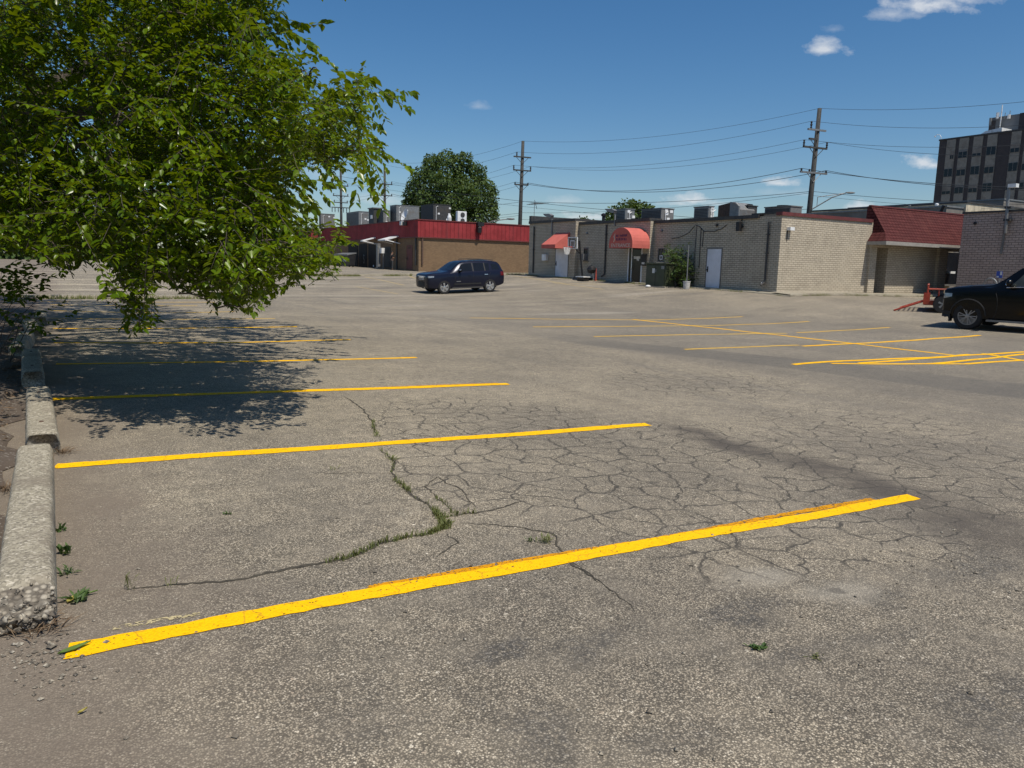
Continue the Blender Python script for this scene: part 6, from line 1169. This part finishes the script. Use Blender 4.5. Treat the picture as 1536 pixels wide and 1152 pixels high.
# the outline of the big tree's low skirt where it hangs into view, surveyed as sight lines
SK = [(-60,-60),(410,-60),(415,15),(428,45),(408,62),(418,95),(452,94),(490,102),(476,118),(448,126),(455,150),(500,142),(536,116),(553,112),(562,138),(557,150),(552,180),(545,196),(532,210),(556,222),(586,236),(578,248),(545,258),(515,266),(490,258),(455,258),(440,281),(460,292),(452,298),(425,292),(415,308),(435,324),(425,334),(452,346),(485,346),(538,354),(534,370),(518,382),(494,386),(516,414),(500,424),(464,428),(446,444),(428,434),(418,420),(405,468),(388,472),(362,482),(335,462),(315,474),(306,448),(285,452),(258,440),(225,424),(228,450),(220,475),(238,500),(212,515),(178,515),(190,485),(185,465),(170,455),(135,452),(152,436),(185,412),(150,396),(128,398),(112,424),(97,432),(88,412),(62,402),(30,392),(0,384),(-60,384)]
TREE = np.array([-8.6, 11.6, .25])
def skirt_depth(x, y): return 6.7 + 1.5*((x-260)/340)**2 + 1.2*np.clip((y-330)/200, -1, 1)*(-.35) + .9*np.clip((120-y)/200, 0, 1)
def build_big_tree():
    t = thing('shade_tree', 'big glossy leaved tree whose low branches hang over the wheel stops', 'tree', tuple(TREE), world=True)
    # boughs: end points inside the crown
    tips = []; tries = 0
    while len(tips) < 92:
        x, y = RNG.uniform(-40, 600), RNG.uniform(-50, 525)
        if not in_poly(np.array([x]), np.array([y]), SK)[0]: continue
        Y = skirt_depth(x, y)+RNG.exponential(1.1); p = np.array(onY(x, y, Y)); tips.append(p)
    for x, y, Y in ((540,132,7.6),(535,165,7.7),(550,236,7.8),(490,248,7.8),(478,108,7.4),(515,358,7.6),(482,388,7.4),(494,412,7.5),(445,430,7.3),(375,468,7.2),(325,462,7.0),(210,492,6.7),(205,465,6.8),(185,498,6.8),(152,446,6.9),(110,418,7.3),(75,398,7.8),(270,440,6.9),(432,286,7.8)): tips.append(np.array(onY(x, y, Y)))
    tips = np.array(tips); st = []; di = []; ln = []
    def add_sprays(c, n, spread, lmin=.25, lmax=.6, poly=True):
        out = c-TREE-np.array([0, 0, 4.]); out /= np.linalg.norm(out)
        for _ in range(n):
            p = c+RNG.normal(size=3)*spread*np.array([1, 1, .8]); d = out*.7+rnd_unit(1)[0]*.9+np.array([0, 0, .1]); L = RNG.uniform(lmin, lmax); d /= np.linalg.norm(d)
            if poly:
                e = p+d*L+np.array([0, 0, -.16]); px, py = project(np.array([p, p*.5+e*.5, e])); 
                if not in_poly(px, py, SK).all(): continue
            st.append(p); di.append(d); ln.append(L)
    for c in tips: add_sprays(c, 30, .29)
    for c in tips[-19:]: add_sprays(c, 22, .17, .2, .45)
    for _ in range(650):
        x, y = RNG.uniform(-40, 600), RNG.uniform(-50, 525); add_sprays(np.array(onY(x, y, skirt_depth(x, y)+.3+RNG.exponential(1.4))), 1, .05)
    for _ in range(1500):     # inner leaves that fill the crown behind its face
        x, y = RNG.uniform(-40, 560), RNG.uniform(-50, 470); add_sprays(np.array(onY(x, y, skirt_depth(x, y)+RNG.uniform(1.2, 4.2))), 1, .1, .3, .7)
    nv = len(st)
    # the rest of the crown, out of the frame to the left, above and behind, which throws the shade
    C0 = np.array([-7.3, 12.1, 5.9]); RR = np.array([6.5, 6.5, 4.6]); k = 0; body = []
    while k < 2500:
        v = rnd_unit(1)[0]*RNG.uniform(.45, 1.)**.5; p = C0+v*RR
        if p[2] < 1.9: continue
        px, py = project(p[None]); inside = -20 < px[0] < 1600 and py[0] > -20 and p[1] > 1
        if inside and not in_poly(px, py, SK)[0]: continue
        if px[0] > 480 and -330 < py[0] <= -20: continue
        body.append(p); k += 1
    for p in body: st.append(p); di.append((p-C0)/RR+rnd_unit(1)[0]*.7); ln.append(RNG.uniform(.5, .95))
    print('sprays', nv, len(st))
    P, T_, N_, S_, tw = sprays(st[:nv], di[:nv], ln[:nv], gap=.029, size=.076)
    P2, T2, N2, S2, tw2 = sprays(st[nv:], di[nv:], ln[nv:], gap=.05, size=.15)
    cr = leaf_mesh('crown', np.vstack([P, P2]), np.vstack([T_, T2]), np.vstack([N_, N2]), np.concatenate([S_, S2]), .60, M['leaf'], t, TREE); print('leaves', len(P), len(P2))
    tr = MB(); X0 = Vector(TREE); fork = X0+Vector((.35, -.2, 2.3))
    tr.tube([X0+Vector((0, 0, -.3)), X0+Vector((.03, 0, .3)), X0+Vector((.12, -.06, 1.2)), fork], [.42, .33, .28, .26], 12); obj_t = None
    mains = []
    for k in range(9):
        an = 2*math.pi*k/9+.3; e = Vector((C0[0]+3.6*math.cos(an), C0[1]+3.6*math.sin(an), 4.2+1.8*(k % 3))); m = fork.lerp(e, .5)+Vector((0, 0, .5)); pts = [fork, fork.lerp(m, .5)+Vector((0, 0, .25)), m, m.lerp(e, .5)+Vector((0, 0, .15)), e]; tr.tube(pts, [.16, .14, .11, .08, .05], 8); mains += [pts[j].lerp(pts[j+1], q) for j in range(4) for q in (.33, .66, 1.)]
    obj('trunk', tr, M['bark'], t, smooth=True); br = MB()
    nodes = np.array([tuple(q) for q in mains]); order = sorted(list(tips)+body[::7], key=lambda c: np.linalg.norm(nodes-np.array(c), axis=1).min())
    for c in order:      # each bough joins the nearest limb already grown
        c = np.array(c); d = np.linalg.norm(nodes-c, axis=1); s_ = Vector(nodes[int(np.argmin(d))]); cv_ = Vector(c); L = (cv_-s_).length; m = s_.lerp(cv_, .5)+Vector((RNG.uniform(-.1, .1), RNG.uniform(-.1, .1), .12))*L; pts = [s_, s_.lerp(m, .5)+Vector((0, 0, .04*L)), m, m.lerp(cv_, .5)+Vector((0, 0, .04*L)), cv_]; k_ = min(1, L/1.5)
        px, py = project(np.array([tuple(q) for q in pts[1:]])); ok = in_poly(px, py, SK) | (px < -10) | (py < -10)
        if not ok.all(): continue
        br.tube(pts, [.018*k_+.005, .014*k_+.004, .010*k_+.004, .007*k_+.003, .004], 5, False); nodes = np.vstack([nodes, [tuple(q) for q in pts[1:]]])
    for path in tw[::1]: br.tube([path[0], path[len(path)//2], path[-1]], [.0032, .0025, .0012], 3, False)
    for path in tw2[::3]: br.tube([path[0], path[-1]], [.008, .003], 3, False)
    obj('branch', br, M['bark'], t)
build_big_tree()
def build_second_tree():
    T0 = np.array([-14.2, 18.6, .3]); t = thing('shade_tree', 'second tree farther along the wheel stops, mostly behind the big one', 'tree', tuple(T0), world=True); C0 = np.array([-13.2, 18.0, 6.0]); RR = np.array([5.8, 5.8, 4.4]); st = []; di = []; ln = []
    SK2 = [(-400,-400),(430,-400),(400,100),(380,250),(300,380),(180,395),(100,400),(0,402),(-400,405)]
    while len(st) < 1700:
        v = rnd_unit(1)[0]*RNG.uniform(.4, 1.)**.5; p = C0+v*RR; px, py = project(p[None])
        if p[2] < 1.9 or (-20 < px[0] and not in_poly(px, py, SK2)[0]): continue
        st.append(p); di.append(v+rnd_unit(1)[0]*.7); ln.append(RNG.uniform(.5, .95))
    P, T_, N_, S_, tw = sprays(st, di, ln, gap=.055, size=.16); leaf_mesh('crown', P, T_, N_, S_, .62, M['leaf'], t, T0); tr = MB(); X0 = Vector(T0); fork = X0+Vector((.3, 0, 2.4)); tr.tube([X0-Vector((0, 0, .3)), X0+Vector((.1, 0, 1.2)), fork], [.36, .28, .24], 10)
    for k in range(10): an = 2*math.pi*k/10; e = Vector((C0[0]+3.6*math.cos(an), C0[1]+3.6*math.sin(an), 4+2*(k % 3))); tr.tube([fork, fork.lerp(e, .5)+Vector((0, 0, .6)), e], [.14, .1, .04], 7)
    obj('trunk', tr, M['bark'], t, smooth=True); br = MB()
    for path in tw[::3]: br.tube([path[0], path[-1]], [.012, .004], 3, False)
    obj('branch', br, M['bark'], t)
build_second_tree()
# low suckers growing out of the soil among the shaded stops
def sucker(px, py, Y, n, spread, label, seed):
    c = np.array(onY(px, py, Y)); g0 = np.array([c[0]-.6, c[1]+.3, .1]); t = thing('sapling_shoot', label, 'sapling', tuple(g0), world=True, group='low shoots by the stops'); st = []; di = []; ln = []
    for _ in range(n): p = c+RNG.normal(size=3)*spread; st.append(p); di.append(rnd_unit(1)[0]*.8+np.array([.6, -.3, .3])); ln.append(RNG.uniform(.2, .42))
    P, T_, N_, S_, tw = sprays(st, di, ln, size=.085); leaf_mesh('foliage', P, T_, N_, S_, .62, M['leaf'], t, g0); br = MB()
    for p in st[::5]: br.tube([Vector(g0), Vector(g0).lerp(Vector(p), .6)+Vector((0, 0, .12)), Vector(p)], [.007, .005, .002], 4, False)
    obj('stem', br, M['bark'], t)
sucker(0, 448, 9.2, 30, .14, 'dark leafy shoot at the left edge, upper one, over the soil strip', 1); sucker(58, 492, 9.6, 9, .12, 'low sparse shoot leaning over the shaded wheel stops', 2); sucker(28, 428, 9.0, 16, .13, 'thin upright shoot with few leaves standing above the dark one', 3)

def far_tree(name, label, blobs, Y, n, size, mat='leaf_far', zbase=1.1, grp=None):
    """A tree seen from afar: leaf clumps through a set of lobes given as (x, y, radius) sight lines at distance Y."""
    cs = [(np.array(onY(x, y, Y+dy)), r_*Y/FPX) for x, y, r_, dy in blobs]; base = np.array([np.mean([c[0] for c, _ in cs]), Y, zbase]); t = thing(name, label, 'tree', tuple(base), world=True, group=grp); tot = sum(r_**2 for _, r_ in cs); P = []; Nn = []; Tn = []
    for c, r_ in cs:
        m = int(n*r_**2/tot); v = rnd_unit(m)*(RNG.uniform(.45, 1.08, size=(m, 1))**.55); sub = rnd_unit(26)*.86; near = ((v[:, None]-sub[None])**2).sum(-1).min(1)
        keep = (near < .20) | (RNG.random(m) < .22); v = v[keep]; P.append(c+v*r_*np.array([1, 1, .92])); Tn.append(rnd_unit(len(v))+np.array([0, 0, -.5])+v*.4); Nn.append(v*.5+np.array([0, 0, .6])+RNG.normal(size=v.shape)*.45)
    P = np.vstack(P); leaf_mesh('crown', P, np.vstack(Tn), np.vstack(Nn), size*RNG.uniform(.6, 1.3, len(P)), .75, M[mat], t, base)
    tr = MB(); top = Vector((base[0], Y, max(c[2] for c, _ in cs))); tr.tube([Vector(base)-Vector((0, 0, .5)), Vector(base).lerp(top, .4), Vector(base).lerp(top, .8)], [.03*(top.z), .022*top.z, .008*top.z], 8)
    for c, r_ in cs: tr.tube([Vector(base).lerp(top, .4), Vector(base).lerp(top, .4).lerp(Vector(c), .6)+Vector((0, 0, .3)), Vector(c)], [.012*top.z, .008*top.z, .002*top.z], 6)
    obj('trunk', tr, M['bark'], t); return t
far_tree('round_tree', 'large round dark green tree behind the red fascia building', [(668,260,30,0),(702,268,28,2),(640,285,31,0),(716,292,30,0),(676,300,42,-1),(632,306,24,1),(724,316,26,0),(690,325,36,-2),(655,325,34,0),(650,252,18,3),(690,246,16,1),(735,305,12,0),(618,292,14,0),(632,262,13,0),(648,243,13,1),(670,236,13,0),(697,238,12,0),(716,256,13,0),(733,286,11,0),(612,306,10,0),(622,276,10,1),(738,322,9,0),(660,272,16,-4),(700,292,18,-4),(640,300,16,-4),(680,310,16,-5)], 112, 26000, .36)
far_tree('small_tree', 'bushy treetop showing over the grey brick building between rooftop units', [(940,318,20,0),(958,318,18,0),(922,324,14,1),(972,322,14,0),(950,336,24,0),(925,338,18,0)], 82, 3600, .34)
far_tree('small_tree', 'faint green treetop just clearing the left part of the grey roof', [(876,335,10,0),(892,337,9,0),(884,342,12,0)], 95, 900, .34)
for i, (x, y, r_, Y, lab) in enumerate([(20,378,60,74,'dark tree beyond the far left lot at the frame edge'), (80,372,46,78,'dark tree beyond the far left lot, second from the frame edge'), (150,376,32,92,'dim tree behind the leaves near the red fascia end')]):
    far_tree('boundary_tree', lab, [(x, y-r_*.5, r_, 0), (x+r_*.6, y-r_*.2, r_*.7, 1), (x-r_*.6, y-r_*.1, r_*.7, 0), (x, y+6, r_*.8, -1), (x+r_*.7, y+8, r_*.45, -1), (x-r_*.7, y+8, r_*.45, -1)], Y, 4200, .5, grp='trees beyond the far left lot')
# leafy bush by the green cabinet
c0 = onA(1015, 398, 28.9); g0 = np.array(ab2w(29.2, c0[1], .55)); t = thing('bush', 'sunlit straggly bush between the green cabinet and the wall', 'bush', tuple(g0), world=True); st = []; di = []; ln = []
for x, y, a_, n, s_ in ((1014, 388, 29.0, 44, .24), (1006, 381, 29.1, 26, .17), (1020, 400, 28.8, 50, .33), (1024, 408, 28.8, 26, .25), (1021, 420, 28.9, 46, .28), (1018, 394, 29.0, 36, .27), (1030, 418, 29.0, 22, .22)):
    c = np.array(ab2w(*onA(x, y, a_)))
    for _ in range(n): p = c+RNG.normal(size=3)*s_; st.append(p); di.append(rnd_unit(1)[0]*.8+np.array([0, -.2, .7])); ln.append(RNG.uniform(.25, .5))
P, T_, N_, S_, tw = sprays(st, di, ln, gap=.05, size=.12, droop=.3); leaf_mesh('foliage', P, T_, N_, S_, .6, M['leaf_bush'], t, g0); br = MB()
for p in st[::2]: br.tube([Vector(g0), Vector(g0).lerp(Vector(p), .6)+Vector((0, 0, .1)), Vector(p)], [.02, .012, .004], 4, False)
obj('stem', br, M['bark'], t)

# ------------------------------------------------------------------ sky, sun, camera
EL = rad(62); SX, SY = .67, -.76; nrm_ = math.hypot(SX, SY); sdir = Vector((SX/nrm_*math.cos(EL), SY/nrm_*math.cos(EL), math.sin(EL)))
W = bpy.data.worlds.new('World'); sc.world = W; W.use_nodes = True; nt_ = W.node_tree; bg = nt_.nodes['Background']; L_ = nt_.links
sky = nt_.nodes.new('ShaderNodeTexSky'); sky.sky_type = 'NISHITA'; sky.sun_disc = False; sky.sun_elevation = EL; sky.sun_rotation = math.atan2(SX, SY); sky.altitude = 200; sky.air_density = 1.; sky.dust_density = .8; sky.ozone_density = 3.
def wn(op, a, b=0., c=None, clamp=False):
    x = nt_.nodes.new('ShaderNodeMath'); x.operation = op; x.use_clamp = clamp
    for i, q in enumerate((a, b) if c is None else (a, b, c)):
        if isinstance(q, bpy.types.NodeSocket): L_.new(q, x.inputs[i])
        else: x.inputs[i].default_value = q
    return x.outputs[0]
tc = nt_.nodes.new('ShaderNodeTexCoord').outputs['Generated']; sx = nt_.nodes.new('ShaderNodeSeparateXYZ'); L_.new(tc, sx.inputs[0])
yy = wn('MAXIMUM', sx.outputs[1], .05); gx, gz = wn('DIVIDE', sx.outputs[0], yy), wn('DIVIDE', sx.outputs[2], yy)
cv = nt_.nodes.new('ShaderNodeCombineXYZ'); L_.new(gx, cv.inputs[0]); L_.new(wn('MULTIPLY', gz, 1.7), cv.inputs[1])
def wnoise(scale, det, rough=.6):
    x = nt_.nodes.new('ShaderNodeTexNoise'); L_.new(cv.outputs[0], x.inputs['Vector']); x.inputs['Scale'].default_value = scale; x.inputs['Detail'].default_value = det; x.inputs['Roughness'].default_value = rough; return x.outputs[0]
n1, n2 = wnoise(26, 6, .62), wnoise(9, 4); mask = None
for x, y, rx, ry, k in [(1395,8,72,20,.95),(1345,22,40,14,.5),(1450,0,45,16,.7),(1238,74,34,15,.8),(1252,44,18,9,.25),(718,160,17,9,.30),(1384,245,27,13,1.),(1400,248,22,9,.8),(1168,275,25,9,1.),(1036,302,36,12,1.1),(1020,306,26,7,.8),(1070,306,30,7,.5),(885,326,34,9,.9),(850,302,40,8,.3),(560,300,60,12,.35),(1290,312,24,9,.9),(480,262,50,14,.2),(1180,290,60,8,.2)]:
    d = wray(x, y); ax, az = d[0]/d[1], d[2]/d[1]; rx /= FPX; ry /= FPX
    dx, dz = wn('DIVIDE', wn('SUBTRACT', gx, ax), rx), wn('DIVIDE', wn('SUBTRACT', gz, az), ry); low = wn('MULTIPLY', dz, wn('ADD', 1., wn('LESS_THAN', dz, 0.)))
    r2 = wn('SQRT', wn('ADD', wn('MULTIPLY', dx, dx), wn('MULTIPLY', low, low))); v = wn('MULTIPLY', wn('SUBTRACT', wn('ADD', 1.15, wn('MULTIPLY', wn('SUBTRACT', n1, .5), 3.2)), r2), k, clamp=True); v = wn('MULTIPLY', v, .8)
    mask = v if mask is None else wn('MAXIMUM', mask, v)
mask = wn('MULTIPLY', mask, wn('GREATER_THAN', sx.outputs[1], .06)); mx = nt_.nodes.new('ShaderNodeMix'); mx.data_type = 'RGBA'; L_.new(mask, mx.inputs[0]); hs = nt_.nodes.new('ShaderNodeHueSaturation'); hs.inputs['Saturation'].default_value = 1.30; L_.new(sky.outputs[0], hs.inputs['Color']); L_.new(hs.outputs[0], mx.inputs[6]); mx.inputs[7].default_value = (7.6, 7.9, 8.3, 1); L_.new(mx.outputs[2], bg.inputs[0]); bg.inputs[1].default_value = .096
sl = bpy.data.lights.new('sun', 'SUN'); sl.energy = 4.6; sl.angle = rad(.53); sl.color = (1., .935, .82); so = bpy.data.objects.new('sun', sl); COL.objects.link(so); so.rotation_euler = sdir.to_track_quat('Z', 'Y').to_euler(); so.location = (20, -20, 40)
cd = bpy.data.cameras.new('camera'); cam = bpy.data.objects.new('camera', cd); COL.objects.link(cam); sc.camera = cam; cd.sensor_width = 36; cd.lens = 36*FPX/1536; cd.clip_end = 5000; cd.clip_start = .05
m = Matrix((Vector(_R), Vector(_U), -Vector(_F))).transposed().to_4x4(); m.translation = Vector((0, 0, CH)); cam.matrix_world = m
sc.view_settings.view_transform = 'Standard'; sc.view_settings.look = 'None'; sc.view_settings.exposure = 0; sc.view_settings.gamma = 1
